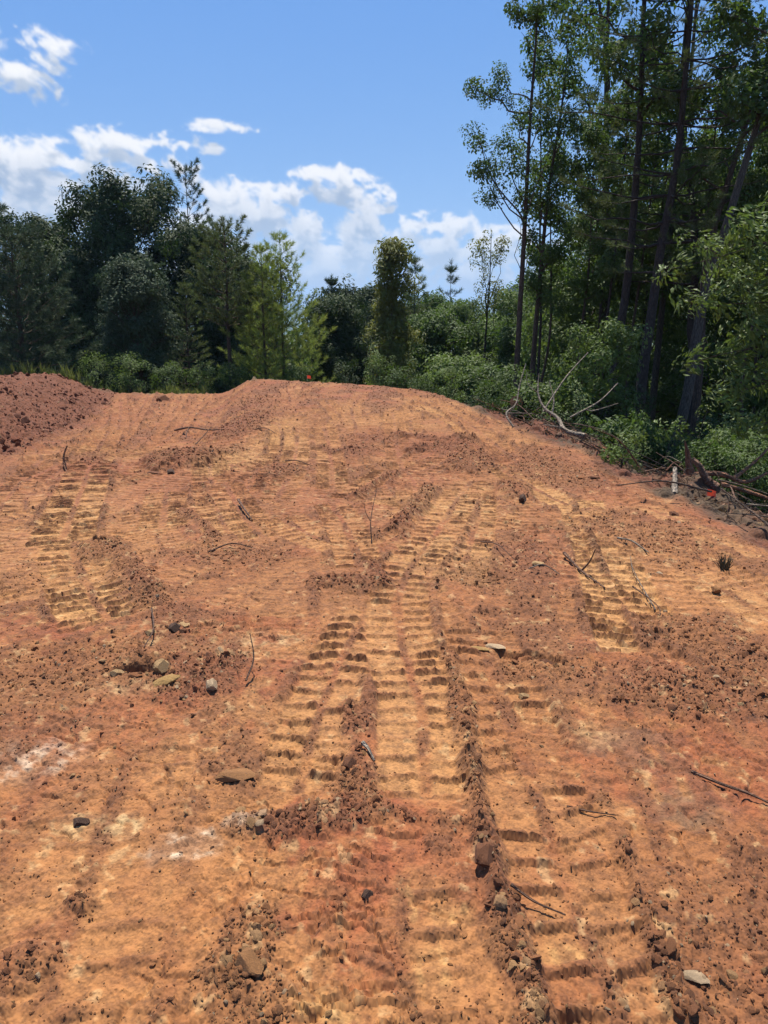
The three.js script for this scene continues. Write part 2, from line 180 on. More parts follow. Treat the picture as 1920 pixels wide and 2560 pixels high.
const T = { y: 0, r: 0, g: 0, b: 0, crumb: 0, litter: 0 };
function terrain(x, d) {
  const rad = Math.hypot(x, d);
  let y = macro(x, d), col = [0, 0, 0];
  const e2 = x - edgeX(d), dcl = 20.6 - 0.55 * Math.max(0, x + 3), pastCrest = ss(0.2, 1.3, d - dcl - 0.6 * (fbm(x * 1.1, d * 1.1, 2, 71) - 0.5));
  const wood = clamp(Math.max(ss(-0.12, 0.18, e2 + 0.4 * (fbm(x * 2, d * 2, 3, 70) - 0.5)), pastCrest, ss(11, 14, -x)), 0, 1) * ss(60, 40, 0), forest = rad < 45 ? Math.max(wood, ss(9, 14, -d)) : 1;
  const bankQ = (-4.5 - (d - 8.9) * 0.24) - x, spoil = ss(-0.15, 0.35, bankQ + 0.25 * (fbm(x * 1.6, d * 1.6, 2, 30) - 0.5)) * ss(5, 7.5, d) * (1 - forest);
  if (rad > 45) { T.y = y; const g = PAL.green; T.r = g[0]; T.g = g[1]; T.b = g[2]; T.crumb = 0; T.litter = 1; return T; }
  // colour of the clay: broad drifts of tan, ochre and red
  const n1 = fbm(x * 0.55 + 7, d * 0.4, 4, 11), n2 = fbm(x * 1.9, d * 1.5, 4, 12), n3 = fbm(x * 7, d * 7, 4, 13), n4 = fbm(x * 31, d * 31, 3, 14), n5 = fbm(x * 17, d * 11, 3, 15), n6 = rad < 6 ? vn(x * 95, d * 95, 16) : 0.5;
  for (let i = 0; i < 3; i++) col[i] = PAL.base[i];
  const toward = (p, t) => { for (let i = 0; i < 3; i++) col[i] = mix(col[i], p[i], t); };
  toward(PAL.ochre, ss(0.46, 0.58, n1 * 0.5 + n2 * 0.3 + n5 * 0.2) * 0.8); toward(PAL.red, ss(0.5, 0.6, n2 * 0.5 + (1 - n1) * 0.35 + n5 * 0.15) * 0.65 + ss(14, 19, d) * 0.25);
  // crumbs and loose soil
  let crumb = ss(0.46, 0.58, fbm(x * 2.3, d * 1.7, 4, 21) * 0.6 + n3 * 0.4) * 0.85, rise = 0, heap = 0;
  for (const h of heaps) { const a = (x - h[0]) / h[2], b = (d - h[1]) / h[3], q = a * a + b * b; if (q < 3) { const m = ss(1.35, 0.25, q + (n3 - 0.5) * 2.2 + (n2 - 0.5) * 1.2); crumb = Math.max(crumb, m * h[4]); heap = Math.max(heap, m * h[4]); rise = Math.max(rise, m * h[5] * (0.6 + 0.8 * n3)); } }
  for (const r of ridges) { const w = r[r.length - 2], q = segDist(x, d, r) / w; if (q < 2) { const m = ss(1.25, 0.2, q + (n3 - 0.5) * 1.9 + (n2 - 0.5) * 1.2); crumb = Math.max(crumb, m); heap = Math.max(heap, m); rise = Math.max(rise, m * r[r.length - 1] * (0.5 + 1.0 * n3)); } }
  // flaky bedding exposed by the blade
  let flake = 0; for (const f of flakes) { const a = (x - f[0]) / f[2], b = (d - f[1]) / f[3], q = a * a + b * b; if (q < 2.2) flake = Math.max(flake, ss(1.3, 0.3, q + (n3 - 0.5) * 1.5) * f[4]); }
  // prints
  let press = 0, pad = 0, cleat = 0, yel = 0, side = 0, lugSoilShade = 0;
  if (rad < 24) {
    const m = cells.get(key(Math.floor(x / CELL), Math.floor(d / CELL)));
    if (m) for (const [n, ids] of m) {
      const s = strips[n]; let bi = -1, bq = 9; for (const i of ids) { const dx = s.P[i][0] - x, dd = s.P[i][1] - d, q = dx * dx + dd * dd; if (q < bq) { bq = q; bi = i; } }
      if (bi < 0 || bq > 0.3) continue;
      const i0 = Math.max(0, bi - 1), i1 = Math.min(s.P.length - 1, bi + 1), tx = s.P[i1][0] - s.P[i0][0], td = s.P[i1][1] - s.P[i0][1], tl = Math.hypot(tx, td), dx = x - s.P[bi][0], dd = d - s.P[bi][1];
      const t = s.P[bi][2] + (dx * tx + dd * td) / tl, sd = (dx * td - dd * tx) / tl + (n3 - 0.5) * 0.03, as = Math.abs(sd);
      const ends = ss(-0.02, 0.12, t) * ss(s.L + 0.02, s.L - 0.12, t); if (ends <= 0) continue;
      const faded = s.amp * ends, mk = ss(s.hw + 0.015, s.hw - 0.012, as) * Math.min(1, faded * 1.6), far = ss(9, 19, rad);
      const gapW = s.gap ?? 0.028, inGap = gapW > 0 ? ss(gapW + 0.012, gapW - 0.012, as + (n2 - 0.5) * 0.04) : 0;
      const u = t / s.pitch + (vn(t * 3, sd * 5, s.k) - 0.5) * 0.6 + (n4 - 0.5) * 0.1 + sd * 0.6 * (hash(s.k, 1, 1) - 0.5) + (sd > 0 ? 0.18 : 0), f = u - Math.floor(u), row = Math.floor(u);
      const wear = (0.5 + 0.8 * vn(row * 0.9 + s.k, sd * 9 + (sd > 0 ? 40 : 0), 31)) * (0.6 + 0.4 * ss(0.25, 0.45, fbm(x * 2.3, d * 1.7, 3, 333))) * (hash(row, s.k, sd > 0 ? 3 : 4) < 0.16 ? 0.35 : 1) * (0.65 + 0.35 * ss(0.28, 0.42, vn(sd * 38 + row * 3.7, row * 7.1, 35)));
      const c = ss(0.48, 0.70, f) * (1 - ss(0.79, 0.86, f)) * wear; lugSoilShade = mix(lugSoilShade, c, mk);
      const depth = (0.012 + 0.010 * hash(s.k, 5, 2)) * Math.min(1.2, s.amp);
      press = mix(press, -depth, mk); pad = Math.max(pad * (1 - mk), mk * (1 - inGap) ); cleat = mix(cleat, c * mix(0.031, 0.022, ss(2.8, 5.2, rad)) * s.amp * (1 + 0.9 * far) * (1 - inGap) * (1 - 0.8 * heap), mk); yel = mix(yel, s.yellow * (0.4 + 0.8 * n2), mk);
      crumb = mix(crumb, Math.max(crumb * 0.25, inGap * 0.95 * ss(0.42, 0.6, fbm(x * 4.5, d * 4.5, 2, 444))), mk);
      const sb = ss(0.055, 0.02, Math.abs(as - s.hw - 0.022)) * ends * ss(0.42, 0.62, fbm(x * 3.3, d * 3.3, 3, 445)) * s.amp; side = Math.max(side * (1 - mk), sb * (1 - mk));
    }
  }
  crumb = clamp(Math.max(crumb, side * 0.9, heap * 0.95) , 0, 1) * (1 - flake * 0.5); crumb = Math.max(crumb, spoil);
  pad *= 1 - heap;
  // relief
  const fine = ss(15, 5, rad);
  y += press * (1 - heap) + cleat + rise + side * (0.014 + 0.022 * ss(7, 11, rad)) * (0.5 + n3);
  y += (n3 - 0.5) * mix(0.026, 0.008, pad) + (n4 - 0.5) * mix(0.015, 0.004, pad) + (n6 - 0.5) * mix(0.009, 0.002, pad) + (n2 - 0.5) * 0.035;
  if (crumb > 0.02) {
    const L1 = lumps(x, d, 0.06, 201, 0.2 + 0.35 * crumb), L2 = lumps(x + 3, d, 0.03, 211, 0.7), L3 = lumps(x, d + 5, 0.015, 221, 0.9);
    y += crumb * (0.017 * L1 * (0.3 + 0.7 * heap) + 0.013 * L2 + 0.008 * L3 + 0.016 * (n3 - 0.5));
    if (rad > 7) y += (0.25 + 0.75 * crumb) * (fbm(x * 6, d * 3, 3, 77) - 0.5) * 0.10 * ss(7, 11, rad);
  }
  flake = Math.max(flake, 0.45 * ss(0.48, 0.6, fbm(x * 2.1 + 9, d * 2.6, 3, 83)) * (1 - 0.5 * pad) * ss(7, 4, rad) * (1 - crumb));
  if (flake > 0.02) { const u = d * -30 + fbm(x * 3.5, d * 3.5, 3, 81) * 5 + (n4 - 0.5) * 1.6, f = u - Math.floor(u), a = vn(Math.floor(u) * 3.1, x * 9 + Math.floor(u), 82); y += flake * f * 0.021 * ss(0.25, 0.6, a); }
  if (pad > 0.1 && rad < 4.5 || flake > 0) { const wx = x + (n3 - 0.5) * 0.12, wd = d + (n2 - 0.5) * 0.1, w1 = worley(wx / 0.19, wd / 0.15, 91), q = worley.second - w1; y -= ss(0.07, 0.0, q) * 0.016 * ss(0.40, 0.56, fbm(x * 2.6, d * 2.6, 2, 92)) * (1 - crumb); }
  if (spoil > 0) y += spoil * (0.06 * lumps(x, d, 0.3, 301, 0.5) + 0.05 * lumps(x, d, 0.15, 305, 0.7) + 0.03 * lumps(x, d, 0.07, 306, 0.8) + 0.14 * (fbm(x * 1.7 + d * 0.8, d * 1.2 - x * 0.6, 4, 303) - 0.5)) * ss(0, 0.6, bankQ + 0.3);
  if (forest > 0) y += forest * (0.16 * (fbm(x * 2.2, d * 2.2, 4, 311) - 0.5) + 0.07 * lumps(x, d, 0.22, 312, 0.55) + 0.03 * lumps(x, d, 0.09, 313, 0.7));
  // broken crust with a hole under it, right of the middle track
  const px = (x - 0.57) * 0.88 - (d - 3.47) * 0.47, pd = (x - 0.57) * 0.47 + (d - 3.47) * 0.88, hole = ss(0.055, 0.02, Math.abs(pd + 0.012 + (n3 - 0.5) * 0.06)) * ss(-0.04, 0.04, px) * ss(0.36, 0.28, px); y -= hole * 0.05 * (0.4 + n3);
  const hx = (x + 1.16) / 0.15, hd = (d - 3.2) / 0.05; y -= 0.05 * ss(1.1, 0.3, hx * hx + hd * hd + (n3 - 0.5)); y += 0.05 * ss(1.2, 0, hx * hx + Math.pow((d - 3.33) / 0.1, 2) + (n3 - 0.5));
  // colours of the soil, plus some painted shade along the cleat lines
  toward(PAL.ochre, pad * (0.1 + 0.75 * yel) * (1 - lugSoilShade)); toward(PAL.yellow, pad * yel * 0.6 * (1 - lugSoilShade) * ss(0.3, 0.7, n1 + 0.12));
  for (const p of patches) { const a = (x - p[0]) / p[2], b = (d - p[1]) / p[3], q = a * a + b * b; if (q < 3.4) toward(PAL[p[4]], p[5] * ss(1.6, 0.2, q + (n3 - 0.5) * 2.6 + (n5 - 0.5) * 3.2) * (0.45 + 0.8 * n4) * (p[4] === 'white' || p[4] === 'cream' || p[4] === 'yellow' && p[2] < 0.2 ? 0.25 + 0.9 * ss(0.44, 0.58, n4 * 0.55 + n5 * 0.45) : 1)); }
  toward(PAL.crumb, Math.max(crumb * (0.8 - 0.2 * heap), lugSoilShade * 0.5)); toward(PAL.deep, spoil * 0.85);  // cleat ridges darkened: loose soil, and partly shade put into the colour
  toward(PAL.cream, ss(0.63, 0.72, n4 * 0.5 + n5 * 0.5) * 0.4 * (1 - forest) * ss(12, 6, rad)); toward(PAL.crumb, ss(0.36, 0.25, n4 * 0.6 + n3 * 0.4) * 0.4);
  const v = 0.80 + 0.42 * n4 + 0.16 * (n3 - 0.5), hue = (n2 - 0.5) * 0.12;
  for (let i = 0; i < 3; i++) col[i] *= v; col[0] *= 1 - hue * 0.3; col[2] *= 1 + hue;
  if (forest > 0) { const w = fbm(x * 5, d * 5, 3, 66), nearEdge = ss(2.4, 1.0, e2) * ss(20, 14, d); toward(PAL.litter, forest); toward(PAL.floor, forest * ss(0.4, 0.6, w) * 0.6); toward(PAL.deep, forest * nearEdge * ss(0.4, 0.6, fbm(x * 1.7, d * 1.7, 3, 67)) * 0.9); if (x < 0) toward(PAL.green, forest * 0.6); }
  T.y = y; T.r = col[0]; T.g = col[1]; T.b = col[2]; T.crumb = crumb * (1 - forest); T.litter = forest; T.heap = heap; T.spoil = spoil;
  return T;
}
const groundY = (x, d) => terrain(x, d).y;

// ------------------------------------------------------------------ textures: grain only, tiling, uv in metres
function grainTexture(size, fn, srgb) {
  const a = new Uint8Array(size * size * 4); for (let j = 0; j < size; j++) for (let i = 0; i < size; i++) { const c = fn(i / size, j / size), o = (j * size + i) * 4; for (let k = 0; k < 3; k++) a[o + k] = clamp(Math.round(c[k] * 255), 0, 255); a[o + 3] = 255; }
  const t = new THREE.DataTexture(a, size, size); t.wrapS = t.wrapT = THREE.RepeatWrapping; t.magFilter = THREE.LinearFilter; t.minFilter = THREE.LinearMipmapLinearFilter; t.generateMipmaps = true; if (srgb) t.colorSpace = THREE.SRGBColorSpace; t.needsUpdate = true; return t;
}
function tileNoise(u, v, n, k) { const x = u * n, y = v * n, ix = Math.floor(x), iy = Math.floor(y), fx = x - ix, fy = y - iy, s = fx * fx * (3 - 2 * fx), t = fy * fy * (3 - 2 * fy), m = (i) => ((i % n) + n) % n; const a = hash(m(ix), m(iy), k), b = hash(m(ix + 1), m(iy), k), c = hash(m(ix), m(iy + 1), k), e = hash(m(ix + 1), m(iy + 1), k); return a + (b - a) * s + (c - a) * t + (a - b - c + e) * s * t; }
const soilBump = grainTexture(1024, (u, v) => { const g = 0.32 * tileNoise(u, v, 64, 1) + 0.3 * tileNoise(u, v, 150, 2) + 0.38 * tileNoise(u, v, 370, 3); return [g, g, g]; });
const soilGrain = grainTexture(1024, (u, v) => { const g = 0.35 * tileNoise(u, v, 90, 5) + 0.35 * tileNoise(u, v, 210, 6) + 0.3 * tileNoise(u, v, 500, 7), q = tileNoise(u, v, 340, 8) > 0.93 ? 0.12 : 0, s = 0.60 + 0.62 * g + q; return [s, s * (0.985 + 0.02 * g), s * (0.97 + 0.04 * g)]; }, true);
const barkBump = grainTexture(512, (u, v) => { const w = tileNoise(u, v, 8, 21) * 0.14, g = Math.abs(2 * (0.6 * tileNoise(u + w, v * 0.25, 24, 22) + 0.4 * tileNoise(u, v, 40, 23)) - 1); return [g, g, g]; });
const barkTint = grainTexture(512, (u, v) => { const g = tileNoise(u, v * 0.3, 30, 31) * 0.5 + tileNoise(u, v, 12, 32) * 0.3 + tileNoise(u, v, 90, 33) * 0.2, s = 0.35 + 1.0 * g; return [s, s * 0.98, s * 0.96]; }, true);

const M = {};
M.ground = new THREE.MeshStandardMaterial({ vertexColors: true, map: soilGrain, bumpMap: soilBump, bumpScale: 0.008, roughness: 0.95 }); M.ground.name = 'clay';
M.clod = new THREE.MeshStandardMaterial({ color: 0xffffff, map: soilGrain, bumpMap: soilBump, bumpScale: 0.002, roughness: 0.97 });
const C = (r, g, b) => new THREE.Color().setRGB(r, g, b);
const bark = (r, g, b) => new THREE.MeshStandardMaterial({ color: C(r, g, b), map: barkTint, bumpMap: barkBump, bumpScale: 0.02, roughness: 0.95 });
M.barkBrown = bark(0.105, 0.070, 0.047); M.barkGrey = bark(0.105, 0.088, 0.069); M.barkDark = bark(0.062, 0.046, 0.036); M.barkPale = bark(0.27, 0.225, 0.175); M.stick = bark(0.16, 0.085, 0.05); M.rootRed = bark(0.26, 0.12, 0.06);
M.wood = new THREE.MeshStandardMaterial({ color: C(0.46, 0.25, 0.12), map: barkTint, roughness: 0.8 });
const leafMat = (r, g, b, tr = 0.4, coat = 0.25) => new THREE.MeshPhysicalMaterial({ color: C(r, g, b), roughness: 0.9, specularIntensity: 0.4, transmission: tr, thickness: 0, clearcoat: coat, clearcoatRoughness: 0.42, side: THREE.DoubleSide });
M.leafDark = leafMat(0.032, 0.056, 0.010, 0.35, 0.12); M.leafMid = leafMat(0.070, 0.118, 0.017, 0.5, 0.16); M.leafLight = leafMat(0.104, 0.16, 0.026, 0.5, 0.2); M.leafYellow = leafMat(0.152, 0.164, 0.026, 0.5, 0.2); M.leafGlossy = leafMat(0.11, 0.16, 0.025, 0.45, 0.3);
M.needleDark = leafMat(0.042, 0.068, 0.024, 0.3, 0.05); M.needleBlue = leafMat(0.048, 0.075, 0.032, 0.3, 0.08); M.needleLight = leafMat(0.21, 0.265, 0.045, 0.5, 0.03); M.needlePine = leafMat(0.088, 0.116, 0.03, 0.4, 0.05);
M.grass = leafMat(0.15, 0.175, 0.035, 0.5, 0.1); M.dryLeaf = leafMat(0.16, 0.092, 0.048, 0.2, 0);
M.flag = new THREE.MeshPhysicalMaterial({ color: C(0.9, 0.10, 0.035), roughness: 0.75, transmission: 0.3, thickness: 0, side: THREE.DoubleSide });
M.wire = new THREE.MeshStandardMaterial({ color: C(0.3, 0.3, 0.3), roughness: 0.5, metalness: 0.6 });

// ------------------------------------------------------------------ ground: one sheet, rings round the standing point, fine where prints are near
{
  const radii = [0.001, 0.25, 0.5, 0.75, 0.9];
  { let r = 1.0; while (r < 22.5) { radii.push(r); r += r < 3 ? 0.0062 + 0.0014 * (r - 1) : r < 9 ? 0.0090 : r < 13 ? mix(0.0095, 0.022, (r - 9) / 4) : mix(0.022, 0.06, (r - 13) / 9); } while (r < 4000) { radii.push(r); r *= r < 50 ? 1.02 : 1.12; } radii.push(4200, 9500); }
  const angs = [], fineHalf = 34; for (let a = -180; a < -60; a += 3.75) angs.push(a); for (let a = -60; a < -fineHalf; a += 0.5) angs.push(a); for (let a = -fineHalf; a < fineHalf; a += 0.124) angs.push(a); for (let a = fineHalf; a < 60; a += 0.5) angs.push(a); for (let a = 60; a < 180; a += 3.75) angs.push(a);
  const NR = radii.length, NA = angs.length, pos = new Float32Array(NR * NA * 3), col = new Float32Array(NR * NA * 3), uv = new Float32Array(NR * NA * 2), idx = new Uint32Array((NR - 1) * NA * 6);
  let o = 0;
  for (let i = 0; i < NR; i++) for (let j = 0; j < NA; j++) {
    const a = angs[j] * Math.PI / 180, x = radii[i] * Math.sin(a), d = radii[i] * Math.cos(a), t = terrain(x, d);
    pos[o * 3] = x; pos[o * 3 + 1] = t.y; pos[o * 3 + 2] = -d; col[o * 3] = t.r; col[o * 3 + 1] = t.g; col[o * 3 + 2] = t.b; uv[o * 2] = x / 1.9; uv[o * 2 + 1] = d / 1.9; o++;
  }
  o = 0; for (let i = 0; i + 1 < NR; i++) for (let j = 0; j < NA; j++) { const k = (j + 1) % NA, a = i * NA + j, b = i * NA + k, c = a + NA, e = b + NA; idx[o++] = a; idx[o++] = b; idx[o++] = c; idx[o++] = b; idx[o++] = e; idx[o++] = c; }
  const g = new THREE.BufferGeometry(); g.setAttribute('position', new THREE.BufferAttribute(pos, 3)); g.setAttribute('color', new THREE.BufferAttribute(col, 3)); g.setAttribute('uv', new THREE.BufferAttribute(uv, 2)); g.setIndex(new THREE.BufferAttribute(idx, 1)); g.computeVertexNormals();
  console.log('ground vertices', NR * NA, 'triangles', idx.length / 3);
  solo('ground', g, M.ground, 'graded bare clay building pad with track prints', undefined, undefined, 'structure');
}

// ------------------------------------------------------------------ loose stones and clods
function rockGeo(seed, flat = 0.7, rough = 0.3, detail = 1) {
  const g = new THREE.IcosahedronGeometry(1, detail), p = g.attributes.position, r = rng(seed), ox = r() * 50, cuts = []; for (let i = 0; i < 9; i++) cuts.push([V(r() - 0.5, r() - 0.5, r() - 0.5).normalize(), 0.5 + r() * 0.35]);
  for (let i = 0; i < p.count; i++) { const v = V(p.getX(i), p.getY(i), p.getZ(i)); let s = 1 - rough / 2 + rough * (vn(v.x * 1.7 + ox, v.y * 1.7 + v.z * 2.3, 5) + 0.4 * vn(v.x * 4 + ox, v.z * 4 + v.y * 3, 6)); v.multiplyScalar(s); for (const [n, h] of cuts) { const q = v.dot(n); if (q > h) v.addScaledVector(n, h - q); } p.setXYZ(i, v.x, v.y * flat, v.z); }
  g.computeVertexNormals(); return g;
}
const rocks = [rockGeo(1, 0.7), rockGeo(2, 0.55), rockGeo(3, 0.8, 0.5), rockGeo(4, 0.4), rockGeo(5, 0.65, 0.4)], bigRocks = [rockGeo(11, 0.6, 0.4, 3), rockGeo(12, 0.4, 0.35, 3), rockGeo(13, 0.75, 0.55, 3), rockGeo(14, 0.5, 0.5, 3)];
const dummy = new THREE.Object3D();
function instanced(name, geo, mat, list, parent) {           // list: [Matrix4, Color]
  const m = new THREE.InstancedMesh(geo, mat, list.length); list.forEach(([mt, c], i) => { m.setMatrixAt(i, mt); if (c) m.setColorAt(i, c); }); m.name = name; m.userData.kind = 'stuff'; m.castShadow = m.receiveShadow = true; parent.add(m); return m;
}
const clodSpots = [];      // larger crumbs that become things of their own
{
  const r = rng(4242), lists = rocks.map(() => []), N = 260000; let made = 0;
  for (let i = 0; i < N; i++) {
    const rad = 1.1 + Math.pow(r(), 1.6) * 19.5, a = (r() - 0.5) * 1.2, x = rad * Math.sin(a), d = rad * Math.cos(a), t = terrain(x, d); if (t.litter > 0.3) continue;
    const chance = 0.025 + 0.32 * t.crumb + 0.65 * t.crumb * (t.heap || 0); if (r() > chance) continue;
    const big = Math.pow(r(), 9), s = (0.0019 + 0.0007 * rad + big * (0.006 + 0.007 * (t.heap || 0))) * (0.65 + 0.6 * r());
    dummy.position.set(x, t.y + s * 0.15, -d); dummy.rotation.set(r() * 0.8, r() * 6.28, r() * 0.8); dummy.scale.set(s * (0.8 + 0.6 * r()), s * (0.6 + 0.5 * r()), s * (0.8 + 0.5 * r())); dummy.updateMatrix();
    const k = r(), v = 0.8 + 0.5 * r(), c = k < 0.035 ? C(0.33 * v, 0.22 * v, 0.12 * v) : k < 0.1 ? C(0.27 * v, 0.145 * v, 0.055 * v) : C(t.r * v * 1.08, t.g * v * 1.08, t.b * v * 1.08);
    if (s > 0.0108 && clodSpots.length < 240) { clodSpots.push([x, t.y, d, s, c, i]); continue; }
    lists[i % 5].push([dummy.matrix.clone(), c]); made++;
  }
  const g = new THREE.Group(); g.name = 'loose_soil_crumbs'; scene.add(g); tag(g, 'scattered crumbs and pebbles of clay over the whole pad', 'soil crumbs', undefined, 'stuff');
  lists.forEach((l, i) => instanced('crumbs', rocks[i], M.clod, l, g));
  console.log('crumbs', made, 'clods', clodSpots.length);
}

// ------------------------------------------------------------------ building blocks for wood and leaves
function tube(pts, radii, seg = 7, cap = true) {            // pts: Vector3[]; tapered tube, uv in metres
  const n = pts.length, pos = [], nor = [], uv = [], idx = [], T0 = V(0, 0, 0); let N = null, len = 0;
  for (let i = 0; i < n; i++) {
    T0.copy(pts[Math.min(n - 1, i + 1)]).sub(pts[Math.max(0, i - 1)]).normalize(); if (i) len += pts[i].distanceTo(pts[i - 1]);
    if (!N) N = Math.abs(T0.y) < 0.9 ? V(0, 1, 0).cross(T0).normalize() : V(1, 0, 0).cross(T0).normalize(); N.addScaledVector(T0, -N.dot(T0)).normalize(); const B = T0.clone().cross(N);
    for (let j = 0; j <= seg; j++) { const a = j / seg * Math.PI * 2, c = Math.cos(a), s = Math.sin(a), v = N.clone().multiplyScalar(c).addScaledVector(B, s); pos.push(pts[i].x + v.x * radii[i], pts[i].y + v.y * radii[i], pts[i].z + v.z * radii[i]); nor.push(v.x, v.y, v.z); uv.push(j / seg * Math.max(0.12, 6.28 * radii[0]) / 0.5, len / 0.5); }
  }
  for (let i = 0; i + 1 < n; i++) for (let j = 0; j < seg; j++) { const a = i * (seg + 1) + j, b = a + seg + 1; idx.push(a, a + 1, b, a + 1, b + 1, b); }
  if (cap) for (const e of [0, n - 1]) { const c = pos.length / 3, s = e * (seg + 1), t = pts[e ? n - 1 : 1].clone().sub(pts[e ? n - 2 : 0]).normalize().multiplyScalar(e ? 1 : -1); pos.push(pts[e].x, pts[e].y, pts[e].z); nor.push(t.x, t.y, t.z); uv.push(0, 0); for (let j = 0; j < seg; j++) e ? idx.push(s + j, s + j + 1, c) : idx.push(s + j + 1, s + j, c); }
  const g = new THREE.BufferGeometry(); g.setAttribute('position', new THREE.Float32BufferAttribute(pos, 3)); g.setAttribute('normal', new THREE.Float32BufferAttribute(nor, 3)); g.setAttribute('uv', new THREE.Float32BufferAttribute(uv, 2)); g.setIndex(idx); return g;
}
function bent(a, b, n, sag, wob, r) {                        // points from a to b with sag (up positive) and wobble
  const out = [], L = a.distanceTo(b), k = r() * 99; for (let i = 0; i <= n; i++) { const t = i / n, p = a.clone().lerp(b, t); p.y += sag * L * 4 * t * (1 - t); const w = wob * L * Math.sin(Math.PI * Math.min(1, t * 1.2)) ; p.x += (vn(t * 3 + k, 1, 3) - 0.5) * w; p.y += (vn(t * 3 + k, 5, 3) - 0.5) * w; p.z += (vn(t * 3 + k, 9, 3) - 0.5) * w; out.push(p); } return out;
}
function triSoup(tris) { const g = new THREE.BufferGeometry(), p = new Float32Array(tris.length * 9), u = new Float32Array(tris.length * 6); tris.forEach((t, i) => t.forEach((v, j) => { p[i * 9 + j * 3] = v.x; p[i * 9 + j * 3 + 1] = v.y; p[i * 9 + j * 3 + 2] = v.z; })); g.setAttribute('position', new THREE.BufferAttribute(p, 3)); g.setAttribute('uv', new THREE.BufferAttribute(u, 2)); g.computeVertexNormals(); return g; }
function leafTris(out, base, dir, up, len, wid, fold = 0.25, curl = 0.2) {
  const side = dir.clone().cross(up).normalize(), n = side.clone().cross(dir).normalize(), mid = base.clone().addScaledVector(dir, len * 0.5).addScaledVector(n, -fold * wid * 0.5), tip = base.clone().addScaledVector(dir, len).addScaledVector(n, -curl * len);
  const l = base.clone().addScaledVector(dir, len * 0.42).addScaledVector(side, wid / 2).addScaledVector(n, fold * wid * 0.3), q = base.clone().addScaledVector(dir, len * 0.42).addScaledVector(side, -wid / 2).addScaledVector(n, fold * wid * 0.3);
  out.push([base, l, mid], [l, tip, mid], [base, mid, q], [mid, tip, q]);
}
function sprigGeo(seed, leaves, len, wid, radius, droop = 0.35) {      // a leafy twig end: grows along +y
  const r = rng(seed), t = [];
  for (let i = 0; i < leaves; i++) { const h = Math.pow(r(), 0.8), a = r() * 6.283, rr = radius * (0.25 + 0.75 * Math.sqrt(r())) * Math.sin(Math.PI * (0.18 + 0.7 * h)), p = V(Math.cos(a) * rr, h * radius * 1.5 - radius * 0.35, Math.sin(a) * rr); const dir = V(Math.cos(a) + (r() - 0.5) * 1.2, (r() - 0.5) * 0.9 - droop, Math.sin(a) + (r() - 0.5) * 1.2).normalize(); leafTris(t, p, dir, V((r() - 0.5) * 0.8, 1, (r() - 0.5) * 0.8).normalize(), len * (0.65 + 0.6 * r()), wid * (0.7 + 0.5 * r())); }
  return triSoup(t);
}
function tuftGeo(seed, n, len, wid, axis, spread = 0.9) {               // pine needles round a shoot along +y
  const r = rng(seed), t = []; for (let i = 0; i < n; i++) { const h = Math.pow(r(), 0.7), a = r() * 6.283, out = V(Math.cos(a), 0, Math.sin(a)), p = V(0, (h - 0.5) * axis, 0), dir = out.multiplyScalar(spread * (0.5 + r() * 0.7)).add(V((r() - 0.5) * 0.3, 0.55 + 0.5 * h, (r() - 0.5) * 0.3)).normalize(), s = dir.clone().cross(V(r() - 0.5, r() - 0.5, r() - 0.5)).normalize().multiplyScalar(wid / 2), L = len * (0.7 + 0.5 * r()), tip = p.clone().addScaledVector(dir, L); tip.y -= 0.12 * L; t.push([p.clone().add(s), p.clone().sub(s), tip]); }
  return triSoup(t);
}
const SPRIG = { oak: [sprigGeo(1, 60, 0.115, 0.066, 0.35), sprigGeo(2, 60, 0.12, 0.07, 0.37)], maple: [sprigGeo(3, 40, 0.092, 0.072, 0.28, 0.6), sprigGeo(4, 40, 0.10, 0.076, 0.29, 0.6)], small: [sprigGeo(5, 40, 0.085, 0.05, 0.24), sprigGeo(6, 40, 0.09, 0.055, 0.25)], long: [sprigGeo(7, 22, 0.15, 0.052, 0.22, 0.75), sprigGeo(8, 22, 0.16, 0.055, 0.23, 0.75)], shrub: [sprigGeo(9, 34, 0.085, 0.045, 0.2, 0.1), sprigGeo(10, 34, 0.09, 0.05, 0.21, 0.1)], far: [sprigGeo(21, 60, 0.3, 0.2, 0.8)],
  tuft: [tuftGeo(11, 60, 0.13, 0.008, 0.2), tuftGeo(12, 60, 0.14, 0.008, 0.2)], tuftDense: [tuftGeo(13, 80, 0.11, 0.011, 0.22, 1.1), tuftGeo(14, 80, 0.12, 0.011, 0.22, 1.1)], tuftShort: [tuftGeo(15, 40, 0.07, 0.009, 0.2, 1.0), tuftGeo(16, 40, 0.075, 0.009, 0.2, 1.0)] };
const YUP = V(0, 1, 0);
function put(list, p, dir, s, r, vary = 0.3) { dummy.position.copy(p); dummy.quaternion.setFromUnitVectors(YUP, dir); dummy.rotateY(r() * 6.283); dummy.scale.setScalar(s); dummy.updateMatrix(); const v = 1 - vary / 2 + vary * r(), w = (r() - 0.5) * vary * 0.5; list.push([dummy.matrix.clone(), C(v * (1 + w), v, v * (1 - w * 0.6))]); }
function crownOf(list, kind, mat, parent, name = 'foliage') { const gs = SPRIG[kind], half = gs.map(() => []); list.forEach((e, i) => half[i % gs.length].push(e)); half.forEach((l, i) => { if (l.length) instanced(name, gs[i], mat, l, parent); }); }

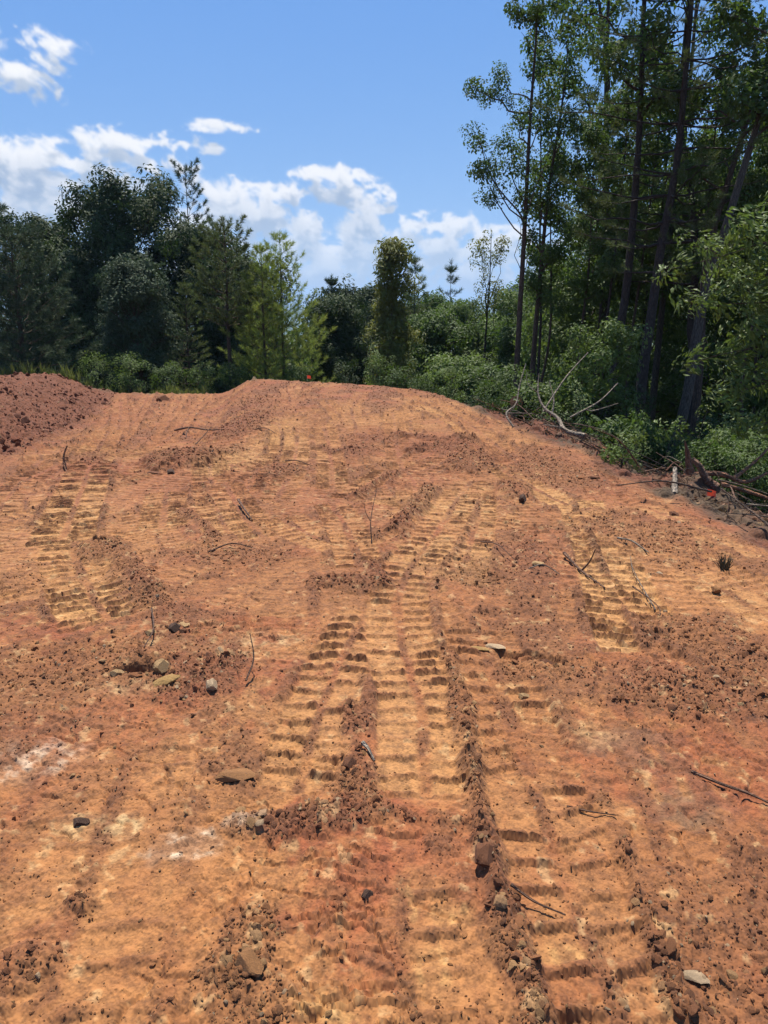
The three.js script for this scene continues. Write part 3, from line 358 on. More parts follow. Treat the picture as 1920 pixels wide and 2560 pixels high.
// A leafy tree. o: x, d, top (height above the pad), trunk radius, lean, crown: {from, radius, profile}, limbs, ends
function leafyTree(name, label, category, o, group) {
  const r = rng(o.seed), y0 = o.base ?? groundY(o.x, o.d) - 0.12, g = thing(name, label, category, [o.x, y0, -o.d], group), H = o.top - y0, list = [], small = [];
  const tp = o.trunk ? o.trunk.map(([x, y, d]) => V(x - o.x, y - y0, -(d ?? o.d) + o.d)) : bent(V(0, 0, 0), V(o.leanX ?? 0, H * 0.96, o.leanZ ?? 0), 12, 0, 0.05, r);
  const curve = new THREE.CatmullRomCurve3(tp), P = curve.getSpacedPoints(22), R = o.r ?? 0.1, rads = P.map((p, i) => R * (1 - 0.86 * Math.pow(i / 22, 1.1)) * (i === 0 ? 1.35 : i === 1 ? 1.08 : 1));
  if (R > 0) part('trunk', tube(P, rads, R > 0.08 ? 12 : 8), o.bark ?? M.barkBrown, g);
  const limbs = (o.limbs ?? []).map((l) => ({ from: curve.getPointAt(clamp(l.t, 0, 1)), to: V(l.to[0] - o.x, l.to[1] - y0, -l.to[2] + o.d), r: l.r ?? 0.03, n: l.n ?? 5, bare: l.bare ?? 0.25, sag: l.sag ?? 0.04, spread: l.spread ?? 0.4 }));
  const N = o.n ?? 0, from = o.from ?? 0.25, prof = o.profile ?? ((u) => Math.sin(Math.PI * (0.15 + 0.8 * u)));
  for (let i = 0; i < N; i++) { const u = (i + r() * 0.8) / N, t = from + (1 - from) * u * 0.98, p = curve.getPointAt(Math.min(0.995, t)), a = i * 2.39996 + r() * 0.7, len = Math.max(0.12, o.radius * prof(u) * (0.72 + 0.45 * r()) * (o.even ? 1 : 0.55 + 0.85 * vn(Math.cos(a) * 1.4 + o.seed * 3.7, Math.sin(a) * 1.4 + u * 3.2, o.seed))), elev = (o.rise ?? 0.35) + 0.55 * u; limbs.push({ from: p, to: p.clone().add(V(Math.cos(a) * len, len * elev, Math.sin(a) * len)), r: Math.max(0.008, R * 0.32 * (1 - 0.6 * u)), n: o.sub ?? 4, bare: o.bare ?? 0.3, sag: 0.05, spread: o.spread ?? 0.45 }); }
  const size = o.leaf ?? 1;
  limbs.forEach((l, li) => {
    const pts = bent(l.from, l.to, 6, l.sag, 0.22, r), L = l.from.distanceTo(l.to), geos = [tube(pts, pts.map((_, i) => l.r * (1 - 0.75 * i / 6)), 5, false)], dir = l.to.clone().sub(l.from).normalize();
    for (let k = 0; k < l.n; k++) {
      const t = l.bare + (1 - l.bare) * ((k + r()) / l.n), p = pts[Math.min(6, Math.round(t * 6))].clone(), q = dir.clone().multiplyScalar(0.7).add(V(r() - 0.5, (r() - 0.35) * 0.9, r() - 0.5).multiplyScalar(2)).normalize(), sl = Math.max(0.1, L * l.spread * (0.5 + 0.7 * r()) * (1.1 - 0.5 * t)), e = p.clone().addScaledVector(q, sl), sp = bent(p, e, 3, 0.03, 0.2, r);
      geos.push(tube(sp, sp.map((_, i) => l.r * 0.4 * (1 - 0.75 * i / 3)), 4, false));
      const m = o.per ?? 4; for (let s = 0; s < m; s++) put(list, p.clone().lerp(e, (s + 0.6) / m).add(V(r() - 0.5, r() - 0.5, r() - 0.5).multiplyScalar(0.28 * size)), q.clone().add(V((r() - 0.5) * 1.2, 0.25, (r() - 0.5) * 1.2)).normalize(), size * (0.7 + 0.55 * r()), r);
    }
    if (l.n) put(list, l.to, dir, size * 0.9, r);
    const bg = mergeGeometries(geos); if (o.showLimbs) part('branch', bg, o.bark ?? M.barkBrown, g); else small.push(bg);
  });
  if (small.length) { const b = part('branches', mergeGeometries(small), o.bark ?? M.barkBrown, g); b.userData.kind = 'stuff'; }
  for (const [x, y, d, rad, n] of o.clumps ?? []) for (let i = 0; i < n; i++) { const v = V(r() - 0.5, r() - 0.5, r() - 0.5).normalize().multiplyScalar(rad * Math.cbrt(r())); put(list, V(x - o.x + v.x * 1.2, y - y0 + v.y * 0.8, -d + o.d + v.z), v.clone().add(V(0, 0.3, 0)).normalize(), size * (0.7 + 0.5 * r()), r); }
  if (list.length) crownOf(list, o.kind ?? 'oak', o.mat ?? M.leafMid, g);
  return g;
}
// A conifer with whorled branches
function pineTree(name, label, o, group) {
  const r = rng(o.seed), y0 = o.base ?? groundY(o.x, o.d) - 0.12, g = thing(name, label, 'tree', [o.x, y0, -o.d], group), H = o.top - y0, list = [], geos = [];
  const tp = o.trunk ? o.trunk.map(([x, y, d]) => V(x - o.x, y - y0, -(d ?? o.d) + o.d)) : bent(V(0, 0, 0), V(o.leanX ?? 0, H, 0), 10, 0, 0.015, r), curve = new THREE.CatmullRomCurve3(tp), P = curve.getSpacedPoints(24), R = o.r ?? 0.09;
  part('trunk', tube(P, P.map((_, i) => R * (1.02 - Math.pow(i / 24, 1.15)) * (i === 0 ? 1.3 : 1)), R > 0.08 ? 12 : 8), o.bark ?? M.barkBrown, g);
  const from = o.from ?? 0.1, gap = o.gap ?? 0.42, len = curve.getLength(), size = o.leaf ?? 1;
  for (let h = from * len; h < len * 0.985; h += gap * (0.75 + 0.5 * r())) {
    const u = (h / len - from) / (1 - from), p = curve.getPointAt(h / len), n = o.whorl ?? 5, a0 = r() * 6.283, rad = o.radius * (o.profile ? o.profile(u) : Math.pow(1 - u, 0.8)) + 0.1;
    for (let k = 0; k < n; k++) {
      if (r() < (o.thin ?? 0.1)) continue;
      const a = a0 + k * 6.283 / n + (r() - 0.5) * 0.5, L = rad * (0.65 + 0.5 * r()), up = (o.up ?? 0.25) + 0.5 * u * (o.upTop ?? 1), end = p.clone().add(V(Math.cos(a) * L, L * up, Math.sin(a) * L)), pts = bent(p, end, 6, -0.05, 0.12, r), br = Math.max(0.005, R * 0.22 * (1 - 0.7 * u)); const dir = end.clone().sub(p).normalize();
      geos.push(tube(pts, pts.map((_, i) => br * (1 - 0.8 * i / 6)), 4, false));
      const step = (o.step ?? 0.15) * size, m = Math.max(2, Math.round(L / step));
      for (let i = 0; i < m; i++) {
        const t = (i + 0.7) / m; if (t < (o.bare ?? 0.25)) continue; const c = pts[Math.min(6, Math.floor(t * 6))].clone().lerp(pts[Math.min(6, Math.floor(t * 6) + 1)], t * 6 % 1), side = (i % 2 ? 1 : -1), w = L * 0.42 * (1 - t) + 0.09, q = dir.clone().multiplyScalar(0.8).add(V(-Math.sin(a) * side, 0.18 + (r() - 0.5) * 0.5, Math.cos(a) * side)).normalize(), cnt = Math.max(1, Math.round(w / step * (o.fill ?? 0.9)));
        for (let s = 0; s < cnt; s++) put(list, c.clone().addScaledVector(q, w * (s + 0.6) / cnt), q.clone().add(V((r() - 0.5) * 0.7, 0.35, (r() - 0.5) * 0.7)).normalize(), size * (0.75 + 0.5 * r()), r, 0.35);
      }
      put(list, end, dir.clone().add(V(0, 0.4, 0)).normalize(), size, r);
    }
  }
  put(list, P[24], YUP, size, r); put(list, P[23], YUP, size, r);
  if (o.clumps) for (const [x, y, d, rad, n] of o.clumps) for (let i = 0; i < n; i++) { const v = V(r() - 0.5, r() - 0.5, r() - 0.5).normalize().multiplyScalar(rad * Math.cbrt(r())); put(list, V(x - o.x + v.x, y - y0 + v.y * 0.6, -d + o.d + v.z), V(v.x, 0.6, v.z).normalize(), size * (0.8 + 0.5 * r()), r, 0.35); }
  if (geos.length) part('branches', mergeGeometries(geos), o.bark ?? M.barkBrown, g).userData.kind = 'stuff';
  crownOf(list, o.kind ?? 'tuft', o.mat ?? M.needleLight, g, 'needles');
  return g;
}

// ------------------------------------------------------------------ trees on the left, beyond the crest
const oval = (u) => Math.sqrt(Math.max(0.02, 1 - Math.pow(u * 1.5 - 0.55, 2))), cone = (u) => Math.pow(1 - u, 0.75);
pineTree('white_pine', 'bushy blue-green pine at the left edge above the spoil bank', { seed: 101, x: -10.9, d: 23, top: 4.1, r: 0.1, radius: 2.1, from: 0.02, gap: 0.26, whorl: 7, kind: 'tuftDense', mat: M.needleBlue, profile: (u) => Math.pow(1 - u, 0.55), step: 0.18, leaf: 1.45, fill: 1.1, bare: 0.25, thin: 0.02 });
leafyTree('broadleaf_tree', 'round-topped dark broadleaf tree behind the blue-green pine at far left', 'tree', { seed: 102, x: -15.4, d: 36, top: 5.5, r: 0.16, radius: 2.6, from: 0.18, n: 40, profile: oval, mat: M.leafDark, leaf: 1.35 });
pineTree('white_pine', 'thin pine top showing over the trees at the far left edge', { seed: 103, x: -18.3, d: 38, top: 6.9, r: 0.12, radius: 1.3, from: 0.3, gap: 0.5, mat: M.needleDark, leaf: 1.6 });
leafyTree('oak_tree', 'tallest dark oak in the left tree group, broad lobed crown', 'tree', { seed: 104, x: -11.1, d: 34, top: 6.3, r: 0.24, radius: 2.9, from: 0.16, n: 54, sub: 5, profile: (u) => oval(u * 0.95), mat: M.leafDark, leaf: 1.3, bark: M.barkDark });
leafyTree('oak_tree', 'dark oak of middle height joined to the right side of the tallest oak', 'tree', { seed: 105, x: -8.3, d: 35, top: 4.9, r: 0.2, radius: 2.2, from: 0.1, n: 46, profile: oval, mat: M.leafDark, leaf: 1.3, bark: M.barkDark });
leafyTree('oak_tree', 'low dark oak filling the gap left of the tallest oak', 'tree', { seed: 106, x: -13.2, d: 33, top: 3.9, r: 0.18, radius: 2.0, from: 0.08, n: 44, profile: oval, mat: M.leafDark, leaf: 1.3, bark: M.barkDark });
pineTree('hemlock_tree', 'open wispy conifer top rising right of the tallest oak', { seed: 107, x: -9.0, d: 36.5, top: 8.15, r: 0.12, radius: 1.5, from: 0.45, gap: 0.45, whorl: 4, thin: 0.25, mat: M.needleDark, kind: 'tuftDense', leaf: 1.5, profile: (u) => 0.25 + 0.75 * Math.pow(1 - u, 0.9), up: 0.45 });
leafyTree('holly_tree', 'dense egg-shaped grey-green small tree in front of the oaks', 'tree', { seed: 108, x: -8.1, d: 25, top: 3.0, r: 0.08, radius: 1.05, from: 0.04, n: 62, sub: 4, per: 3, profile: oval, mat: M.needleBlue, kind: 'small', leaf: 1.0, rise: 0.8, even: true });
pineTree('young_conifer', 'dim young conifer between the egg-shaped tree and the lone-trunk pine', { seed: 109, x: -6.8, d: 26.5, top: 2.8, r: 0.06, radius: 0.95, from: 0.03, gap: 0.26, whorl: 6, mat: M.needlePine, kind: 'tuftShort', leaf: 1.3, up: 0.05 });
pineTree('pitch_pine', 'pine with a tall bare brown trunk and clumped top on the left', { seed: 110, x: -4.85, d: 24, top: 4.45, r: 0.085, radius: 1.1, from: 0.47, gap: 0.26, whorl: 6, mat: M.needlePine, kind: 'tuftDense', leaf: 1.25, step: 0.17, thin: 0.05, up: 0.35, profile: (u) => 0.3 + 0.7 * Math.pow(1 - u, 0.75), bark: M.barkBrown });
leafyTree('broadleaf_tree', 'dark round broadleaf crown behind the bare-trunk pine', 'tree', { seed: 111, x: -5.9, d: 33, top: 3.5, r: 0.18, radius: 2.0, from: 0.08, n: 46, profile: oval, mat: M.leafDark, leaf: 1.3 });
pineTree('white_pine', 'feathery light green pine with a thin leader, left of a pair', { seed: 112, x: -3.75, d: 24, top: 3.75, r: 0.06, radius: 1.5, from: 0.05, gap: 0.28, whorl: 6, thin: 0.12, mat: M.needleLight, up: 0.35, step: 0.15, fill: 0.9, leaf: 1.1, profile: (u) => Math.pow(1 - u, 0.85) });
pineTree('white_pine', 'feathery light green pine with the tallest leader, right of a pair', { seed: 113, x: -3.25, d: 24.6, top: 4.15, r: 0.06, radius: 1.8, from: 0.05, gap: 0.3, whorl: 6, thin: 0.15, mat: M.needleLight, up: 0.42, step: 0.16, fill: 0.9, leaf: 1.1, profile: (u) => Math.pow(1 - u, 0.8) });

// ------------------------------------------------------------------ trees in the middle
leafyTree('evergreen_shrub', 'dark dense rounded tree right of the light green pines', 'tree', { seed: 121, x: -1.75, d: 28, top: 1.9, r: 0.1, radius: 1.25, from: 0.03, n: 56, profile: oval, mat: M.leafDark, kind: 'small', leaf: 1.2, rise: 0.6 });
pineTree('white_pine', 'small far pine top above the dark rounded tree', { seed: 122, x: -2.7, d: 40, top: 3.6, r: 0.1, radius: 1.4, from: 0.35, gap: 0.5, mat: M.needleDark, kind: 'tuftDense', leaf: 1.7 });
leafyTree('broadleaf_tree', 'far dark broadleaf crown behind the slim yellow-green tree', 'tree', { seed: 123, x: -1.0, d: 41, top: 2.9, r: 0.2, radius: 1.9, from: 0.1, n: 44, profile: oval, mat: M.leafDark, leaf: 1.4 });
leafyTree('sourwood_tree', 'slim yellow-green tree with drooping leaves at the middle of the crest', 'tree', { seed: 124, x: 0.35, d: 26, top: 4.25, r: 0.065, leanX: -0.1, radius: 1.25, from: 0.08, n: 50, sub: 4, per: 3, profile: (u) => (0.2 + 0.8 * Math.pow(1 - u, 0.8)) * (0.6 + 0.8 * vn(u * 7, 3, 8)), mat: M.leafYellow, kind: 'long', leaf: 1.05, rise: 0.3 });
pineTree('white_pine', 'feathery pine just right of the slim yellow-green tree', { seed: 125, x: 1.35, d: 34, top: 4.15, r: 0.09, radius: 1.5, from: 0.1, gap: 0.42, mat: M.needlePine, leaf: 1.45, thin: 0.15 });
pineTree('white_pine', 'far open pine with spaced whorls right of the middle', { seed: 126, x: 3.6, d: 42, top: 4.5, r: 0.1, radius: 1.7, from: 0.2, gap: 0.6, whorl: 4, mat: M.needleDark, leaf: 1.8, thin: 0.15 });
const mids = [[1.9, 30, 1.3, 1.5, M.leafMid, 'leafy mid green tree under the feathery middle pine'], [3.3, 34, 2.2, 1.7, M.leafMid, 'leafy green tree below the far open pine'], [4.1, 31, 1.5, 1.4, M.leafLight, 'light green rounded tree left of the bare snag'], [5.0, 27.5, 1.2, 1.3, M.leafMid, 'mid green rounded tree right of the bare snag foot'], [-0.6, 33, 0.2, 1.5, M.leafDark, 'low dark tree in the dip behind the dark rounded tree'], [6.4, 30, 2.1, 1.6, M.leafMid, 'green tree filling behind the two slim tall trunks'], [2.6, 25.5, -0.1, 1.1, M.leafLight, 'low bright green tree on the slope past the crest corner'], [0.9, 29, 0.0, 1.1, M.leafMid, 'low green tree behind the foot of the slim yellow-green tree'], [3.7, 24, -0.3, 1.0, M.leafMid, 'low leafy tree on the slope below the snag'], [2.7, 32, 2.0, 1.5, M.leafMid, 'mid green tree between the feathery middle pine and the far open pine'], [5.7, 32, 2.7, 1.6, M.leafLight, 'light green tree just left of the tallest slim trunk'], [0.4, 36, 2.2, 1.7, M.leafDark, 'dark tree filling the skyline behind the slim yellow-green tree'], [2.2, 37, 2.6, 1.6, M.leafMid, 'far green tree right of the feathery middle pine']];
mids.forEach(([x, d, top, rad, mat, label], i) => leafyTree('broadleaf_tree', label, 'tree', { seed: 140 + i, x, d, top, r: 0.09, radius: rad, from: 0.1, n: 40, profile: oval, mat, kind: i % 2 ? 'small' : 'maple', leaf: 1.2, per: 4 }));
leafyTree('snag', 'thin nearly bare stem with two small leaf tufts against the clouds', 'tree', { seed: 150, x: 3.8, d: 28, top: 4.95, r: 0.07, bark: M.barkDark, kind: 'maple', leaf: 0.75, mat: M.leafYellow, limbs: [[0.72, 3.5, 4.25, 0.5], [0.74, 4.2, 4.3, 0.5], [0.7, 3.45, 3.95, 0.4], [0.72, 4.1, 4.0, 0.4], [0.55, 3.55, 2.95, 0.4], [0.56, 4.15, 2.8, 0.4], [0.5, 4.0, 2.5, 0.3]].map(([t, x, y]) => ({ t, to: [x, y, 28], r: 0.015, n: 3, bare: 0.6, spread: 0.4 })), per: 2 });

// ------------------------------------------------------------------ tall trees on the right
const mapleLimb = (t, x, y, d, n = 5, r = 0.02, bare = 0.35) => ({ t, to: [x, y, d], n: Math.max(2, Math.round(n * 0.75)), r, bare, sag: -0.04, spread: 0.36 });
leafyTree('tall_slim_tree', 'tallest slim tree with a leaning bare trunk standing clear against the sky', 'tree', { seed: 201, x: 3.32, d: 19, top: 9.8, base: groundY(3.32, 19) - 0.1, r: 0.085, bark: M.barkBrown, kind: 'maple', mat: M.leafMid, leaf: 0.62, showLimbs: true, per: 3,
  trunk: [[3.32, groundY(3.32, 19) - 0.1], [3.34, 1.5], [3.37, 3.47], [3.39, 6.09], [3.44, 7.74], [3.46, 9.8]],
  limbs: [mapleLimb(0.86, 2.85, 8.25, 18.8, 7, 0.03), mapleLimb(0.88, 3.95, 8.4, 19, 7, 0.03), mapleLimb(0.9, 3.0, 8.9, 19.3, 6), mapleLimb(0.92, 3.8, 9.2, 18.8, 6), mapleLimb(0.85, 3.35, 8.2, 18.5, 5), mapleLimb(0.86, 3.6, 8.3, 19.4, 5),
    { t: 0.7, to: [2.0, 6.75, 18.8], n: 6, r: 0.028, bare: 0.45, sag: -0.06, spread: 0.28 }, mapleLimb(0.72, 2.55, 7.0, 18.9, 4, 0.02, 0.4), mapleLimb(0.62, 3.9, 6.4, 19.1, 4), mapleLimb(0.64, 2.9, 6.35, 18.8, 4),
    mapleLimb(0.5, 2.05, 5.85, 18.8, 8, 0.026, 0.25), mapleLimb(0.49, 2.3, 5.45, 18.9, 6, 0.022, 0.3), mapleLimb(0.47, 2.3, 4.95, 18.8, 6, 0.02, 0.3), mapleLimb(0.52, 2.9, 5.9, 19.2, 5), mapleLimb(0.5, 3.9, 5.5, 19.1, 4), mapleLimb(0.45, 3.1, 4.8, 18.6, 4),
    { t: 0.8, to: [3.1, 7.9, 19], n: 0, r: 0.012 }, { t: 0.75, to: [3.1, 7.2, 19], n: 0, r: 0.01 }, { t: 0.4, to: [3.15, 4.2, 19], n: 0, r: 0.01 }, { t: 0.38, to: [3.6, 4.3, 19], n: 0, r: 0.01 }, { t: 0.84, to: [3.75, 7.75, 19], n: 1, r: 0.012 }] });
leafyTree('maple_tree', 'slim leafy maple just right of the tallest slim tree', 'tree', { seed: 202, x: 3.9, d: 20, top: 8.1, r: 0.09, bark: M.barkBrown, kind: 'maple', mat: M.leafMid, leaf: 0.78, showLimbs: true, per: 3, radius: 0.75, from: 0.42, n: 20, sub: 3, rise: 0.9, profile: (u) => 0.5 + 0.5 * Math.sin(Math.PI * u), trunk: [[3.9, groundY(3.9, 20) - 0.1], [3.93, 0.58], [4.0, 2.6], [4.13, 4.97], [4.32, 6.6], [4.4, 8.0]] });
leafyTree('sapling_stem', 'very thin dark stem between the tallest slim tree and the maple', 'tree', { seed: 203, x: 4.2, d: 21, top: 8.4, r: 0.05, bark: M.barkDark, kind: 'maple', mat: M.leafMid, leaf: 0.9, per: 3, radius: 0.5, from: 0.6, n: 8, sub: 2, trunk: [[4.2, groundY(4.2, 21) - 0.1], [4.28, 1.6], [4.15, 3.66], [4.02, 6.57], [3.85, 8.39]] });
leafyTree('hardwood_tree', 'straight brown-barked hardwood forking at the top of the picture', 'tree', { seed: 204, x: 6.83, d: 24, top: 11.5, r: 0.2, bark: M.barkBrown, kind: 'maple', mat: M.leafMid, leaf: 0.9, radius: 1.7, from: 0.5, n: 19, sub: 4, per: 3, rise: 0.5, showLimbs: true, trunk: [[6.83, groundY(6.83, 24) - 0.1], [6.83, 0.38], [6.79, 3.38], [6.5, 7.28], [6.3, 11.3]], limbs: [{ t: 0.86, to: [5.4, 11.6, 24], n: 5, r: 0.07, bare: 0.5, spread: 0.3 }] });
leafyTree('hardwood_tree', 'near-black straight trunk with brush at its foot', 'tree', { seed: 205, x: 5.08, d: 17, top: 11, r: 0.12, bark: M.barkDark, kind: 'maple', mat: M.leafMid, leaf: 1.0, radius: 1.3, from: 0.6, n: 16, sub: 4, per: 3, showLimbs: true, trunk: [[5.05, groundY(5.08, 17) - 0.1], [5.18, 0.83], [5.29, 2.07], [5.33, 3.27], [5.31, 5.62], [5.21, 7.81], [5.1, 11]] });
pineTree('white_pine', 'big dark pine with scaly trunk and long feathery needle sprays', { seed: 206, x: 5.45, d: 16, top: 11, r: 0.125, bark: M.barkDark, radius: 2.4, from: 0.36, gap: 0.5, whorl: 5, thin: 0.12, mat: M.needlePine, kind: 'tuft', leaf: 1.05, step: 0.21, fill: 0.6, bare: 0.35, up: 0.05, upTop: 0.5, profile: (u) => 0.75 + 0.25 * Math.sin(Math.PI * u), trunk: [[5.45, groundY(5.45, 16) - 0.1], [5.48, 0.48], [5.56, 1.85], [5.64, 3.17], [5.79, 4.52], [5.81, 6.09], [5.8, 7.44], [5.8, 11]] });
leafyTree('hardwood_tree', 'grey straight trunk right behind the big dark pine', 'tree', { seed: 207, x: 7.54, d: 21, top: 12, r: 0.115, bark: M.barkGrey, kind: 'maple', mat: M.leafMid, leaf: 0.9, radius: 1.6, from: 0.42, n: 17, sub: 4, per: 3, trunk: [[7.54, groundY(7.54, 21) - 0.1], [7.54, 0.13], [7.56, 1.93], [7.6, 3.66], [7.74, 6.1], [7.7, 12]] });
pineTree('white_pine', 'crooked dark pine trunk with needle sprays right of the big pine', { seed: 208, x: 7.59, d: 18, top: 11.5, r: 0.135, bark: M.barkDark, radius: 2.1, from: 0.4, gap: 0.6, whorl: 4, thin: 0.25, fill: 0.7, mat: M.needlePine, leaf: 1.1, step: 0.2, bare: 0.35, up: 0.1, upTop: 0.5, profile: (u) => 0.8, trunk: [[7.59, groundY(7.59, 18) - 0.1], [7.4, 0.4], [7.2, 1.45], [7.18, 2.53], [7.09, 3.37], [6.78, 4.88], [6.53, 5.62], [6.45, 8.17], [6.4, 11.4]] });
leafyTree('leaning_hardwood', 'grey trunk leaning strongly right from the slash edge', 'tree', { seed: 209, x: 5.54, d: 14.5, top: 9, r: 0.11, bark: M.barkGrey, kind: 'maple', mat: M.leafMid, leaf: 1.0, radius: 1.2, from: 0.6, n: 12, sub: 4, per: 3, showLimbs: true, trunk: [[5.5, groundY(5.54, 14.5) - 0.1], [5.84, 0.02], [5.92, 1.37], [6.02, 2.18], [6.16, 2.82], [6.42, 4.05], [6.73, 5.54], [7.3, 9]] });
leafyTree('leaning_hardwood', 'brown trunk leaning right behind the grey leaning one', 'tree', { seed: 210, x: 6.7, d: 16, top: 9.6, r: 0.1, bark: M.barkBrown, kind: 'maple', mat: M.leafMid, leaf: 0.85, radius: 1.4, from: 0.5, n: 14, sub: 4, per: 3, showLimbs: true, trunk: [[6.72, groundY(6.7, 16) - 0.1], [6.66, 0.79], [6.58, 2.74], [6.92, 4.59], [7.12, 5.46], [7.31, 6.3], [7.9, 9.6]] });
const ORD = ['first', 'second', 'third', 'fourth', 'fifth', 'sixth', 'seventh', 'eighth', 'ninth', 'tenth', 'eleventh', 'twelfth', 'thirteenth', 'fourteenth', 'fifteenth', 'sixteenth', 'seventeenth', 'eighteenth'];
const ordinal = (spots, i) => ORD[spots.map((s, k) => [s[0] / s[1], k]).sort((a, b) => a[0] - b[0]).findIndex((e) => e[1] === i)];
{ // the wood behind the front trunks: slim trees, alike in the shade
  const r = rng(55), spots = [[6.4, 24, 2.6], [6.9, 27, 3.4], [8.6, 25, 5.5], [9.6, 22, 5.2], [10.5, 28, 6.5], [8.0, 30, 5], [12, 25, 6.5], [11, 20, 5.5], [12.6, 30, 7], [9.2, 18.5, 4.6], [14, 27, 6.5], [7.2, 33, 4.5], [10, 35, 6], [13, 36, 7], [6.2, 29, 2.2], [15.5, 33, 7], [17, 30, 7.5], [10.6, 16.5, 5]];
  spots.forEach(([x, d, top], i) => leafyTree('forest_tree', `slim shaded broadleaf tree inside the right-hand wood, ${ordinal(spots, i)} counted from the left`, 'tree', { seed: 300 + i, x, d, top, r: 0.09 + 0.05 * r(), bark: i % 3 ? M.barkBrown : M.barkDark, kind: i % 2 ? 'maple' : 'oak', mat: i % 4 === 0 ? M.leafLight : M.leafMid, leaf: 1.1, radius: 1.6 + r() * 0.7, from: 0.26 + 0.14 * r(), n: 28, sub: 4, per: 3, profile: (u) => 0.6 + 0.4 * Math.sin(Math.PI * u) }, 'trees inside the wood on the right'));
}
{ // thin poles between them
  const poles = [[4.6, 22, 6.5], [5.9, 21, 7.5], [6.4, 19, 7.5], [7.0, 20, 8], [8.1, 19.5, 7.5], [8.6, 17.5, 7], [5.2, 20, 6.5], [5.5, 18.5, 7], [6.2, 23, 8], [7.6, 22.5, 8], [9.0, 20.5, 8], [6.9, 17, 7], [8.0, 16.2, 7]];
  poles.forEach(([x, d, top], i) => leafyTree('thin_pole_tree', `thin pole-like young tree among the thicker right-hand trunks, ${ordinal(poles, i)} from the left`, 'tree', { seed: 340 + i, x, d, top, r: 0.055, bark: i % 2 ? M.barkDark : M.barkBrown, kind: 'maple', mat: M.leafMid, leaf: 0.85, radius: 0.7, from: 0.55, n: 12, sub: 3, per: 3 }, 'thin poles in the wood on the right'));
}
// tree just outside the right edge whose bright branches hang into view
leafyTree('chestnut_oak', 'bright-leaved branches with long drooping leaves reaching in from the right edge', 'tree', { seed: 220, x: 6.0, d: 9.2, top: 4.6, r: 0.09, bark: M.barkBrown, kind: 'long', mat: M.leafGlossy, leaf: 0.62, showLimbs: true, per: 4,
  limbs: [[0.62, 3.45, 2.2, 9.0, 9], [0.6, 4.0, 2.45, 9.2, 7], [0.5, 3.7, 1.72, 9.1, 8], [0.5, 4.2, 1.9, 8.9, 7], [0.42, 3.9, 1.2, 8.9, 8], [0.4, 4.4, 1.35, 9.3, 6], [0.34, 4.1, 0.75, 9.0, 6], [0.36, 4.5, 0.9, 8.7, 6], [0.3, 4.3, 0.35, 8.8, 5], [0.55, 4.3, 2.1, 9.6, 6], [0.7, 4.6, 2.7, 9.3, 7], [0.8, 4.7, 3.2, 9.2, 5]].map(([t, x, y, d, n]) => ({ t, to: [x, y, d], n, r: 0.016, bare: 0.3, sag: 0.07, spread: 0.3 })) });
console.log('trees done');

// ------------------------------------------------------------------ clods on the spoil bank
{
  const r = rng(8181), lists = rocks.map(() => []);
  for (let i = 0; i < 5000; i++) { const d = 6 + r() * 16, xf = -4.5 - (d - 8.9) * 0.24, x = xf - Math.pow(r(), 1.3) * 3.2, t = terrain(x, d); if (t.spoil < 0.5) continue; const s = (0.007 + 0.07 * Math.pow(r(), 9)) * (0.7 + 0.5 * r()); dummy.position.set(x, t.y + s * 0.15, -d); dummy.rotation.set(r() * 2, r() * 6.28, r() * 2); dummy.scale.set(s * (0.8 + 0.6 * r()), s * (0.6 + 0.5 * r()), s); dummy.updateMatrix(); const v = 0.75 + 0.6 * r(), k = r(); lists[i % 5].push([dummy.matrix.clone(), k < 0.04 ? C(0.24 * v, 0.14 * v, 0.07 * v) : C(0.125 * v, 0.037 * v, 0.0130 * v)]); }
  const g = new THREE.Group(); g.name = 'spoil_bank_clods'; scene.add(g); tag(g, 'dark red clods covering the loose spoil bank at left', 'soil clods', undefined, 'stuff'); lists.forEach((l, i) => instanced('clods', rocks[i], M.clod, l, g));
}
// ------------------------------------------------------------------ stones and clods one can pick out
const stoneMats = { tan: [0.28, 0.128, 0.042], cream: [0.38, 0.235, 0.10], yellow: [0.34, 0.20, 0.062], white: [0.44, 0.31, 0.18], brown: [0.15, 0.054, 0.018], dark: [0.075, 0.036, 0.018], orange: [0.23, 0.083, 0.022] };
const matOf = {}; for (const k in stoneMats) matOf[k] = new THREE.MeshStandardMaterial({ color: C(...stoneMats[k]), map: soilGrain, bumpMap: soilBump, bumpScale: 0.003, roughness: 0.95 });
function stone(x, d, w, h, l, colour, turn, label, gi = 0, tilt = 0, name = 'stone') { const m = solo(name, bigRocks[gi], matOf[colour], label, name === 'stone' ? 'stone' : 'clod'); m.position.set(x, groundY(x, d) + h * 0.2, -d); m.rotation.set(tilt, turn, tilt * 0.4); m.scale.set(w / 1.7, h / 1.35, l / 1.7); return m; }
stone(-0.53, 2.34, 0.15, 0.05, 0.06, 'tan', 0.15, 'long flat tan slab jutting out with a black shadow under its near edge', 1, 0.12);
stone(-0.34, 1.54, 0.085, 0.06, 0.06, 'tan', -0.6, 'tilted tan stone with a deep shadow at the bottom of the picture', 0, -0.5);
stone(-1.04, 3.17, 0.07, 0.06, 0.06, 'cream', 0.3, 'blocky cream stone beside the small hollow on the left', 2); stone(-0.98, 3.06, 0.10, 0.045, 0.06, 'yellow', 0.4, 'wedge-shaped yellow stone below the blocky cream one', 3, 0.2);
stone(-1.24, 3.16, 0.06, 0.045, 0.05, 'cream', 1, 'small cream stone at the left end of the hollow', 0); stone(-1.14, 3.12, 0.07, 0.03, 0.04, 'orange', 0.2, 'orange flat stone lying in the hollow', 1);
